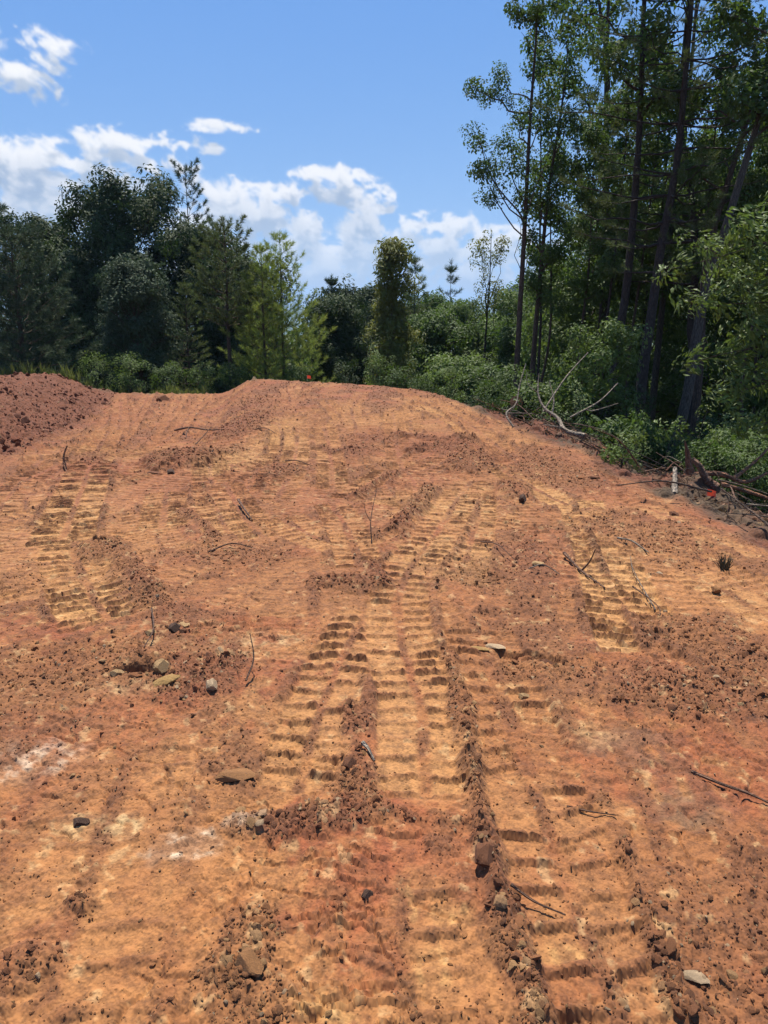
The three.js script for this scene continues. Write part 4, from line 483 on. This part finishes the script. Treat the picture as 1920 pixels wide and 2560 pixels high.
stone(-0.76, 2.99, 0.06, 0.045, 0.05, 'white', 0.8, 'whitish lump right of the hollow among red crumbs', 2); stone(-1.08, 3.75, 0.07, 0.03, 0.06, 'cream', 0, 'pale disc-like stone on the red ground behind the hollow', 1); stone(-1.23, 3.65, 0.06, 0.04, 0.045, 'cream', 0.9, 'pale rounded stone left of the dark clod pair', 0);
stone(-1.12, 3.68, 0.06, 0.045, 0.05, 'dark', 0.2, 'dark clod, left of a pair near the pale disc', 2, 0, 'soil_clod'); stone(-1.06, 3.66, 0.05, 0.035, 0.04, 'brown', 1.2, 'brown clod, right of a pair near the pale disc', 0, 0, 'soil_clod');
stone(0.3, 1.89, 0.075, 0.05, 0.06, 'brown', 0.4, 'largest brown clod on the crumbly ridge beside the near track', 2, 0.2, 'soil_clod'); stone(0.57, 3.52, 0.11, 0.03, 0.05, 'white', -0.2, 'white flat flake over the broken crust hole', 1); stone(0.49, 3.49, 0.08, 0.02, 0.04, 'yellow', -0.4, 'thin yellow flake left of the broken crust', 3);
stone(0.69, 3.36, 0.1, 0.06, 0.06, 'orange', 0.5, 'orange crust block standing in the broken hole', 2, 0.3); stone(0.78, 3.3, 0.07, 0.045, 0.05, 'brown', 0.1, 'brown crust block at the right of the broken hole', 0);
stone(-1.0, 2.12, 0.05, 0.032, 0.04, 'dark', 0.4, 'dark oval stone at the left below the white patch', 0); stone(-0.05, 1.78, 0.032, 0.026, 0.026, 'dark', 0, 'small dark stone on the flaky red bedding', 2); stone(0.78, 1.52, 0.07, 0.02, 0.035, 'white', -0.2, 'flat whitish stone near the bottom right', 1);
stone(-0.13, 2.41, 0.055, 0.04, 0.045, 'brown', 0.2, 'brown clod on the crumbly strip left of the middle track', 2, 0, 'soil_clod'); stone(1.02, 4.71, 0.08, 0.035, 0.06, 'cream', 0.2, 'pale stone left of the forked stick', 1); stone(1.25, 6.54, 0.08, 0.07, 0.06, 'dark', 0.3, 'dark pointed lump in front of the crumb triangle', 2); stone(2.45, 6.1, 0.08, 0.06, 0.06, 'brown', 0, 'brown clod near the right shoulder below the slash', 0, 0, 'soil_clod');
stone(1.79, 4.59, 0.05, 0.035, 0.04, 'white', 0.5, 'whitish pebble right of the main track pair', 0); stone(2.02, 4.27, 0.06, 0.04, 0.05, 'tan', 0.7, 'tan stone at the right between two faint tracks', 2); stone(2.16, 7.52, 0.13, 0.05, 0.07, 'brown', 0.1, 'brown flaky clod near the edge of the right bank', 1, 0, 'soil_clod'); stone(2.05, 7.6, 0.1, 0.05, 0.07, 'orange', 0.8, 'orange flaky clod near the edge of the right bank', 3, 0, 'soil_clod');
stone(-2.5, 7.95, 0.16, 0.06, 0.1, 'brown', 0.2, 'brown slab at the near foot of the dark heap', 1); stone(-2.3, 7.9, 0.1, 0.06, 0.08, 'dark', 0.9, 'dark clod at the near foot of the dark heap', 2, 0, 'soil_clod'); stone(0.62, 3.0, 0.05, 0.03, 0.04, 'cream', 0.4, 'cream pebble just above the near right track', 0); stone(-5.6, 18.9, 0.3, 0.2, 0.25, 'brown', 0.2, 'large brown clod on the skyline at the end of the spoil bank', 2, 0, 'soil_clod');
clodSpots.forEach(([x, y, d, s, c, i]) => { const key = (c.r > 0.24 && c.b > 0.09) ? 'cream' : c.r > 0.22 ? 'tan' : c.r > 0.15 ? 'orange' : 'brown', lab = { cream: 'small pale pebble loose on the clay surface', tan: 'small tan clod loose on the clay surface', orange: 'small orange clod loose on the clay surface', brown: 'small brown clod loose on the clay surface' }[key]; const m = solo(key === 'cream' ? 'pebble' : 'small_clod', bigRocks[i % 4], matOf[key], lab, key === 'cream' ? 'pebble' : 'clod', { cream: 'pale pebbles on the clay', tan: 'tan clods on the clay', orange: 'orange clods on the clay', brown: 'brown clods on the clay' }[key]); m.position.set(x, y + s * 0.3, -d); m.rotation.set(i % 7 * 0.2, i, i % 5 * 0.2); m.scale.set(s * 1.1, s, s); });

// ------------------------------------------------------------------ sticks lying on the clay
function stick(pts, rad, label, o = {}) { const P = pts.map(([x, d, h]) => V(x, groundY(x, d) + h, -d)), b = P[0].clone(), g = thing(o.name ?? 'stick', label, o.cat ?? 'stick', [b.x, b.y, b.z], o.group), c = new THREE.CatmullRomCurve3(P.map((p) => p.clone().sub(b)), false, 'centripetal'), n = Math.max(8, pts.length * 4), Q = c.getPoints(n); part('stem', tube(Q, Q.map((_, i) => rad * (1 - 0.55 * i / n) * (0.85 + 0.3 * hash(i, Math.round(b.x * 100), 4))), 7), o.mat ?? M.stick, g); for (const f of o.forks ?? []) { const F = f.map(([x, d, h]) => V(x, groundY(x, d) + h, -d).sub(b)), q = new THREE.CatmullRomCurve3(F).getPoints(6); part('fork', tube(q, q.map((_, i) => rad * 0.7 * (1 - 0.6 * i / 6)), 6), o.mat ?? M.stick, g); } return g; }
stick([[1.12, 2.39, 0.012], [1.2, 2.3, 0.015], [1.26, 2.24, 0.02], [1.36, 2.14, 0.012]], 0.007, 'long straight brown stick reaching to the right edge');
stick([[-0.08, 2.53, 0.02], [-0.06, 2.49, 0.02], [-0.035, 2.43, 0.008]], 0.009, 'short thick stick left of the middle track', { mat: M.barkPale });
stick([[1.24, 4.9, 0.03], [1.29, 4.62, 0.02], [1.36, 4.33, 0.01]], 0.011, 'forked stick with one arm standing up', { forks: [[[1.29, 4.62, 0.02], [1.33, 4.58, 0.1], [1.35, 4.55, 0.17]]] });
stick([[1.5, 4.24, 0.03], [1.54, 4.1, 0.05], [1.56, 3.95, 0.04], [1.53, 3.86, 0.01]], 0.005, 'thin dark twig curved like a hook on the right track');
stick([[-1.31, 6.52, 0.05], [-1.2, 6.2, 0.04], [-1.09, 5.95, 0.01]], 0.013, 'dark straight stick lying across the left-middle prints');
stick([[-0.09, 5.3, 0.01], [-0.1, 5.4, 0.14], [-0.06, 5.6, 0.3]], 0.005, 'thin twig standing upright left of the middle track', { forks: [[[-0.1, 5.4, 0.14], [-0.14, 5.45, 0.2], [-0.15, 5.5, 0.28]]] });
stick([[-3.5, 8.05, 0], [-3.53, 8.1, 0.12], [-3.5, 8.15, 0.26]], 0.016, 'reddish root end sticking up on the left bench', { mat: M.rootRed, forks: [[[-3.52, 8.06, 0.05], [-3.48, 8.0, 0.02], [-3.42, 7.9, 0]]] });
stick([[-3.5, 12.4, 0.1], [-3.2, 12.2, 0.14], [-2.8, 11.8, 0.1], [-2.5, 11.6, 0.02]], 0.018, 'dark arched stick on the left bench', { forks: [[[-3.2, 12.2, 0.14], [-3.2, 12.0, 0.05], [-3.15, 11.8, 0]]] });
stick([[-1.25, 5.05, 0.01], [-1.1, 5.16, 0.03], [-0.95, 5.12, 0.02]], 0.007, 'pale thin stick on crumbs left of the middle', { mat: M.stick }); stick([[0.72, 5.3, 0.01], [0.8, 5.0, 0.03], [0.9, 4.75, 0.01]], 0.005, 'thin twig lying right of the middle track'); stick([[-1.15, 8.6, 0.02], [-1.0, 8.4, 0.05], [-0.8, 8.3, 0.02]], 0.008, 'dark twig among the far middle prints');
stick([[-0.62, 3.05, 0.02], [-0.6, 3.15, 0.08], [-0.63, 3.25, 0.16]], 0.005, 'bent twig standing beside the red crumbs'); stick([[1.55, 3.98, 0.02], [1.62, 4.6, 0.02], [1.7, 4.9, 0.015]], 0.004, 'thin straw lying by the right track', { mat: M.barkPale }); stick([[0.93, 4.55, 0.03], [1.02, 4.56, 0.05], [1.12, 4.5, 0.02]], 0.005, 'short pale twig below the forked stick', { mat: M.barkPale });
stick([[1.75, 5.35, 0.02], [1.8, 5.2, 0.05], [1.86, 5.0, 0.02]], 0.009, 'pale knotted stick right of the right track', { mat: M.barkPale }); stick([[0.62, 2.2, 0.008], [0.7, 2.17, 0.015], [0.77, 2.14, 0.01]], 0.004, 'small twig on the near right track'); stick([[-1.3, 3.9, 0.02], [-1.2, 3.6, 0.05], [-1.17, 3.35, 0.01]], 0.005, 'thin dark root running to the hollow'); stick([[0.36, 1.78, 0.02], [0.42, 1.76, 0.025], [0.5, 1.71, 0.012]], 0.005, 'thin pale root lying right of the near crumb ridge', { mat: M.stick });
stick([[-2.0, 11.3, 0.02], [-1.8, 11.2, 0.05], [-1.6, 10.9, 0.02]], 0.01, 'dark stick on the yellow slope of the hump'); stick([[-2.6, 10.2, 0.02], [-2.55, 10.4, 0.12], [-2.5, 10.7, 0.2]], 0.009, 'upright dark twig near the edge of the hump');

// ------------------------------------------------------------------ slash and torn roots along the right bank
const floorH = (x, d) => groundY(x, d);
function limbThing(name, label, cat, paths, mat, group) { const b = V(...paths[0][0].slice(0, 3)), g = thing(name, label, cat, [b.x, b.y, b.z], group); paths.forEach((p, i) => { const q = new THREE.CatmullRomCurve3(p.map(([x, y, z]) => V(x, y, z).sub(b)), false, 'centripetal').getPoints(p.length * 5), r0 = p[0][3], r1 = p[p.length - 1][3]; part(i ? 'branch' : 'stem', tube(q, q.map((_, k) => mix(r0, r1, k / (q.length - 1)) * (0.88 + 0.24 * hash(k, i, 8))), 9), mat, g); }); return g; }
{ // pale forked branch on the edge of the bank
  const y = floorH(2.55, 11), g = limbThing('fallen_branch', 'pale forked branch with a sawn end lying at the bank edge', 'branch', [[[2.82, y + 0.12, -10.4, 0.038], [2.6, y + 0.16, -10.6, 0.024], [2.56, y + 0.30, -11.0, 0.018], [2.40, y + 0.42, -11.2, 0.014], [2.34, y + 0.62, -11.4, 0.014], [2.38, y + 0.9, -11.6, 0.006]], [[2.50, y + 0.34, -11.1, 0.016], [2.54, y + 0.52, -11.2, 0.012], [2.5, y + 0.8, -11.4, 0.005]], [[2.6, y + 0.16, -10.6, 0.014], [2.45, y + 0.24, -10.4, 0.01], [2.25, y + 0.26, -10.5, 0.005]], [[2.34, y + 0.62, -11.4, 0.009], [2.2, y + 0.75, -11.5, 0.006], [2.18, y + 0.95, -11.6, 0.003]]], M.barkPale);
  const c = new THREE.CylinderGeometry(0.036, 0.036, 0.008, 16); c.rotateZ(Math.PI / 2); const e = part('sawn_end', c, M.wood, g); e.position.set(0.004, 0, 0.0); e.rotation.y = 0.6;
}
limbThing('fallen_branch', 'pale kinked branch left of the sawn one', 'branch', [[[1.98, floorH(1.95, 11.6) + 0.05, -11.4, 0.015], [1.9, floorH(1.95, 11.6) + 0.22, -11.6, 0.013], [2.1, floorH(1.95, 11.6) + 0.35, -11.9, 0.011], [2.18, floorH(1.95, 11.6) + 0.62, -12.1, 0.009], [2.3, floorH(1.95, 11.6) + 0.95, -12.3, 0.008]]], M.barkPale);
limbThing('fallen_branch', 'long straight pale branch slanting up to the right', 'branch', [[[2.45, floorH(2.5, 11.5) + 0.25, -11.5, 0.013], [2.9, floorH(2.5, 11.5) + 0.75, -12, 0.01], [3.35, floorH(2.5, 11.5) + 1.1, -12.5, 0.007]]], M.barkPale);
limbThing('fallen_branch', 'pale branch slanting right behind the brown mound', 'branch', [[[2.75, floorH(3, 11) + 0.3, -11, 0.013], [3.2, floorH(3, 11) + 0.5, -11.2, 0.01], [3.6, floorH(3, 11) + 0.75, -11.6, 0.008]], [[3.0, floorH(3, 11) + 0.4, -11.1, 0.013], [3.2, floorH(3, 11) + 0.35, -11.4, 0.01], [3.6, floorH(3, 11) + 0.45, -11.5, 0.005]]], M.barkPale);
{ const y = floorH(2.6, 14.6), g = limbThing('cut_log', 'dark log in the brush with its round sawn end facing out', 'log', [[[2.55, y + 0.45, -14.4, 0.13], [3.2, y + 0.5, -15.6, 0.12]]], M.barkDark), c = new THREE.CylinderGeometry(0.128, 0.128, 0.012, 20); c.rotateX(Math.PI / 2); const e = part('sawn_end', c, M.wood, g); e.position.set(-0.004, 0, 0.008); e.rotation.y = -0.5; }
{ // torn stump with roots
  const y = floorH(3.5, 8.2), g = limbThing('torn_stump', 'torn reddish stump with splayed roots on the soil mound', 'stump', [[[3.45, y + 0.05, -8.2, 0.07], [3.44, y + 0.2, -8.22, 0.055], [3.4, y + 0.42, -8.25, 0.035], [3.36, y + 0.55, -8.25, 0.006]], [[3.46, y + 0.18, -8.2, 0.035], [3.75, y + 0.2, -8.15, 0.03], [4.0, y + 0.12, -8.1, 0.025], [4.3, y + 0.2, -8.2, 0.015]], [[3.9, y + 0.16, -8.12, 0.022], [4.2, y + 0.35, -8.25, 0.016], [4.45, y + 0.55, -8.4, 0.006]], [[3.42, y + 0.12, -8.15, 0.03], [3.2, y + 0.16, -8.0, 0.02], [3.0, y + 0.08, -8.1, 0.01]], [[3.7, y + 0.12, -8.0, 0.025], [4.0, y + 0.05, -7.8, 0.02], [4.2, y - 0.02, -7.7, 0.012]]], M.rootRed);
}
{ const y = floorH(2.95, 7.4); limbThing('broken_log', 'pale yellowish broken log leaning on the soil mound', 'log', [[[2.86, y - 0.02, -7.15, 0.03], [2.95, y + 0.06, -7.4, 0.038], [3.02, y + 0.15, -7.6, 0.02]]], M.barkPale); }
{ const y = floorH(3.3, 7.5); limbThing('torn_root', 'dark broken root slab below the torn stump', 'root', [[[3.15, y + 0.22, -7.5, 0.02], [3.2, y + 0.16, -7.45, 0.07], [3.28, y + 0.02, -7.4, 0.09], [3.36, y - 0.05, -7.35, 0.05]]], M.stick); }
{ const y = floorH(4.0, 6.9); limbThing('fallen_branch', 'whitish weathered branch low at the right edge', 'branch', [[[3.2, y + 0.3, -6.5, 0.015], [3.35, y + 0.18, -6.4, 0.035], [3.6, y + 0.02, -6.3, 0.04]]], M.barkPale); limbThing('fallen_branch', 'thin whitish upright twig at the right edge', 'branch', [[[3.12, y + 0.02, -6.6, 0.008], [3.12, y + 0.18, -6.62, 0.008], [3.16, y + 0.32, -6.65, 0.004]]], M.barkPale); }
{ // small slash: alike sticks and roots
  const r = rng(616), mats = [M.stick, M.barkBrown, M.rootRed, M.barkPale, M.barkDark];
  for (let i = 0; i < 190; i++) { const d = 5.2 + Math.pow(r(), 1.1) * 10, x = edgeX(d) + 0.15 + r() * 2.4, a = r() * 6.28, L = 0.2 + r() * 0.9, y = groundY(x, d) + 0.02 + r() * 0.16, e = V(x + Math.cos(a) * L, 0, d + Math.sin(a) * L), y2 = groundY(e.x, e.z) + 0.02 + r() * 0.45 * L, rad = 0.0035 + 0.012 * r() * r(); limbThing('slash_stick', 'broken stick or root in the slash along the right bank', 'stick', [[[x, y, -d, rad], [(x + e.x) / 2 + (r() - 0.5) * 0.1, (y + y2) / 2 + r() * 0.1, -(d + e.z) / 2, rad * 0.85], [e.x, y2, -e.z, rad * 0.4]]], mats[i % 5], 'sticks in the slash along the right bank'); }
  const bits = [[], []]; for (let i = 0; i < 16000; i++) { const d = 4.5 + r() * 14, x = edgeX(d) + 0.2 + Math.pow(r(), 0.8) * 3.4, t = terrain(x, d); if (t.litter < 0.4) continue; dummy.position.set(x, t.y + 0.01, -d); dummy.rotation.set((r() - 0.5) * 1.6, r() * 6.28, (r() - 0.5) * 1.6); dummy.scale.setScalar(0.6 + 0.8 * r()); dummy.updateMatrix(); const v = 0.45 + 0.9 * r(); bits[i % 2].push([dummy.matrix.clone(), C(v, v * (0.85 + 0.3 * r()), v)]); }
  const lt = []; leafTris(lt, V(-0.03, 0, 0), V(1, 0, 0), YUP, 0.07, 0.04, 0.4, 0.3); const tw = tube([V(-0.06, 0, 0), V(0, 0.008, 0.004), V(0.07, 0, -0.004)], [0.003, 0.003, 0.0015], 4);
  const g = new THREE.Group(); g.name = 'leaf_litter'; scene.add(g); tag(g, 'dead leaves and twigs littering the ground past the right bank', 'leaf litter', undefined, 'stuff'); instanced('leaves', triSoup(lt), M.dryLeaf, bits[0], g); instanced('twigs', tw, M.stick, bits[1], g);
}
// ------------------------------------------------------------------ undergrowth
{
  const r = rng(717), spots = []; for (let i = 0; i < 60; i++) { const d = 9.5 + r() * 11, x = edgeX(d) + (d < 13 ? 2.2 : 1.0) + r() * 4.2; spots.push([x, d, 0.2 + 0.45 * r() * r() + (x - edgeX(d)) * 0.09]); }
  spots.forEach(([x, d, h], i) => { const y = groundY(x, d); leafyTree('understory_shrub', 'leafy green shrub in the undergrowth at the foot of the right bank', 'shrub', { seed: 400 + i, x, d, base: y - 0.05, top: y + h, r: 0.014, radius: 0.3 + 0.45 * h * r(), from: 0.2, n: 7, sub: 3, per: 2, spread: 0.8, kind: ['shrub', 'maple', 'small'][i % 3], mat: [M.leafMid, M.leafDark, M.leafGlossy, M.leafMid][i % 4], leaf: 0.55 + 0.25 * r(), rise: 0.6, profile: oval, bark: M.barkBrown }, 'shrubs under the right-hand trees'); });
  leafyTree('rhododendron', 'long-leaved rhododendron bush between the brown mound and the dark trunk', 'shrub', { seed: 470, x: 3.6, d: 11.6, base: groundY(3.6, 11.6) - 0.05, top: groundY(3.6, 11.6) + 0.5, r: 0.02, radius: 0.4, from: 0.2, n: 8, sub: 3, per: 2, kind: 'long', mat: M.leafMid, leaf: 0.75, rise: 0.5, spread: 0.8, bark: M.barkBrown });
  leafyTree('laurel_shrub', 'glossy small-leaved shrub at the near edge of the brush', 'shrub', { seed: 471, x: 2.95, d: 9.1, base: groundY(2.95, 9.1) - 0.05, top: groundY(2.95, 9.1) + 0.25, r: 0.012, radius: 0.22, from: 0.1, n: 7, sub: 2, per: 2, kind: 'shrub', mat: M.leafGlossy, leaf: 0.45, rise: 0.5, bark: M.barkBrown });
  leafyTree('young_maple', 'bright-leaved young maple in front of the near-black trunk', 'tree', { seed: 472, x: 4.1, d: 14.2, top: 1.3, r: 0.03, radius: 0.55, from: 0.35, n: 12, sub: 3, per: 3, kind: 'maple', mat: M.leafLight, leaf: 0.7, profile: oval });
  // shrubs and weeds just past the crest
  const crest = [[-0.25, 23.6, 0.35, M.leafLight, 'bright green shrub past the crest under the slim yellow-green tree'], [0.6, 22.8, -0.05, M.leafMid, 'low green shrub past the crest right of the slim yellow-green tree'], [1.9, 21.2, 0.1, M.leafLight, 'bright shrub past the crest corner'], [2.7, 20.2, -0.1, M.leafMid, 'low shrub at the corner where the bank begins'], [1.2, 22.4, -0.15, M.leafMid, 'small low shrub behind the crest corner'], [-7.6, 22.6, 0.25, M.leafLight, 'tall bright weed clump behind the left bench'], [-8.7, 22.8, 0.3, M.leafLight, 'pale leafy weed clump beside the blue-green pine'], [-5.6, 23.2, -0.05, M.leafLight, 'small bright weed left of the bare-trunk pine'], [-4.5, 23.0, -0.1, M.leafMid, 'small weed at the foot of the bare-trunk pine'], [-2.6, 23, -0.1, M.leafMid, 'low weed at the foot of the light green pines'], [-6.6, 22.9, 0.0, M.leafMid, 'low weed before the dim young conifer'], [-1.2, 23.8, 0.0, M.leafDark, 'dark low shrub right of the crest flag']];
  crest.forEach(([x, d, top, mat, label], i) => leafyTree('crest_shrub', label, 'shrub', { seed: 480 + i, x, d, top, r: 0.012, radius: 0.4, from: 0.1, n: 12, sub: 2, per: 2, kind: 'shrub', mat, leaf: 0.7, rise: 0.9, profile: oval }));
  // grass behind the spoil bank and bench
  const gl = [], blade = []; for (let i = 0; i < 16; i++) { const a = r() * 6.28, h = 0.22 + 0.25 * r(), b = V((r() - 0.5) * 0.08, 0, (r() - 0.5) * 0.08), s = V(Math.cos(a), 0, Math.sin(a)).multiplyScalar(0.006), o = V(Math.sin(a), 0, Math.cos(a)).multiplyScalar(h * (0.15 + 0.3 * r())), m = b.clone().add(V(0, h * 0.6, 0)).addScaledVector(o, 0.35), t = b.clone().add(V(0, h, 0)).add(o); blade.push([b.clone().add(s), b.clone().sub(s), m.clone().add(s)], [m.clone().add(s), b.clone().sub(s), m.clone().sub(s)], [m.clone().add(s), m.clone().sub(s), t]); }
  for (let i = 0; i < 2600; i++) { const x = -12.5 + r() * 8.0, d = 20.6 + r() * 3.2 + (x + 12) * 0.05; if (vn(x * 1.3, d * 1.3, 5) < 0.55) continue; const t = terrain(x, d); put(gl, V(x, t.y - 0.02, -d), V((r() - 0.5) * 0.3, 1, (r() - 0.5) * 0.3).normalize(), 0.25 + 0.9 * r() * r() * (x < -7 ? 1.3 : 0.7), r); }
  const g = new THREE.Group(); g.name = 'grass'; scene.add(g); tag(g, 'tall green grass behind the spoil bank and left bench', 'grass', undefined, 'stuff'); instanced('blades', triSoup(blade), M.grass, gl, g);
}
{ // small tuft of pulled-up grass on the clay
  const r = rng(31), t = []; for (let i = 0; i < 60; i++) { const a = r() * 6.28, h = 0.05 + 0.06 * r(), s = V(Math.cos(a), 0, Math.sin(a)), b = s.clone().multiplyScalar(0.03 * r()); t.push([b.clone().add(V(0.003, 0, 0)), b.clone().sub(V(0.003, 0, 0)), b.clone().addScaledVector(s, 0.06 * r()).add(V(0, h, 0))]); }
  const m = solo('grass_tuft', triSoup(t), new THREE.MeshStandardMaterial({ color: C(0.07, 0.06, 0.03), roughness: 0.95, side: THREE.DoubleSide }), 'small dark tuft of uprooted grass alone on the right of the pad', 'grass tuft'); m.position.set(2.29, groundY(2.29, 4.76), -4.76); m.scale.setScalar(1.2);
}
// ------------------------------------------------------------------ marker flags
function flag(x, d, h, label, turn, s) { const y = groundY(x, d), g = thing('marker_flag', label, 'flag', [x, y, -d]); part('wire_stake', tube([V(0, -0.03, 0), V(0.004, h * 0.5, 0), V(0, h, 0)], [0.0022, 0.0022, 0.0022], 6), M.wire, g); const n = 6, pos = [], idx = []; for (let i = 0; i <= n; i++) for (let j = 0; j <= 4; j++) { const u = i / n, v = j / 4; pos.push(u * 0.12 * s, h - v * 0.095 * s - 0.03 * s * u * u, 0.018 * s * Math.sin(u * 5 + v * 2) * u); if (i < n && j < 4) { const a = i * 5 + j; idx.push(a, a + 1, a + 5, a + 1, a + 6, a + 5); } } const q = new THREE.BufferGeometry(); q.setAttribute('position', new THREE.Float32BufferAttribute(pos, 3)); q.setIndex(idx); q.computeVertexNormals(); part('pennant', q, M.flag, g); g.rotation.y = turn; }
flag(-2.1, 20.6, 0.2, 'orange marker flag on the crest of the hump', 0.2, 0.9); flag(3.2, 7.2, 0.1, 'orange marker flag in the slash on the right', -0.4, 0.7);

// ------------------------------------------------------------------ the wood falling away behind, and far hills
{
  const r = rng(919), l = []; for (let i = 0; i < 5200; i++) { const d = 42 + Math.pow(r(), 1.3) * 170, a = (r() - 0.5) * 1.5, x = Math.tan(a) * d, y = macro(x, d) + 1 + r() * (6 + d * 0.012) ; put(l, V(x, y, -d), V((r() - 0.5), 1, (r() - 0.5)).normalize(), 1.3 + r() * 1.2 + d * 0.006, r, 0.5); }
  const g = new THREE.Group(); g.name = 'distant_wood'; scene.add(g); tag(g, 'distant wood falling away down the slope behind the trees', 'wood', undefined, 'stuff'); instanced('canopy', SPRIG.far[0], M.leafMid, l, g);
  const hillMat = new THREE.MeshStandardMaterial({ color: C(0.045, 0.07, 0.025), roughness: 1 });
  const ridge = (name, dist, x0, x1, height, depth, k, f) => { const nx = 220, nz = 14, pos = [], idx = []; for (let j = 0; j <= nz; j++) for (let i = 0; i <= nx; i++) { const x = mix(x0, x1, i / nx), v = j / nz, z = -dist - (v - 0.5) * depth, prof = Math.sin(Math.PI * v); pos.push(x, -75 + prof * (75 + height * (0.45 + 1.0 * fbm(x * f, k, 4, k)) + height * 0.05 * (fbm(x * f * 14, v * 9, 3, k + 3) - 0.5)), z); if (i < nx && j < nz) { const a = j * (nx + 1) + i; idx.push(a, a + 1, a + nx + 1, a + 1, a + nx + 2, a + nx + 1); } } const g2 = new THREE.BufferGeometry(); g2.setAttribute('position', new THREE.Float32BufferAttribute(pos, 3)); g2.setIndex(idx); g2.computeVertexNormals(); solo(name, g2, hillMat, undefined, undefined, undefined, 'structure'); };
  ridge('hill', 900, 150, 1100, 42, 500, 3, 0.004); ridge('hill', 3200, -2500, 2600, 38, 1400, 8, 0.0011); ridge('mountain_ridge', 8200, -6500, 6500, 190, 2600, 5, 0.0004);
}
scene.fog = new THREE.FogExp2(new THREE.Color().setRGB(0.48, 0.70, 1.0), 0.0002);

renderer.render(scene, camera);
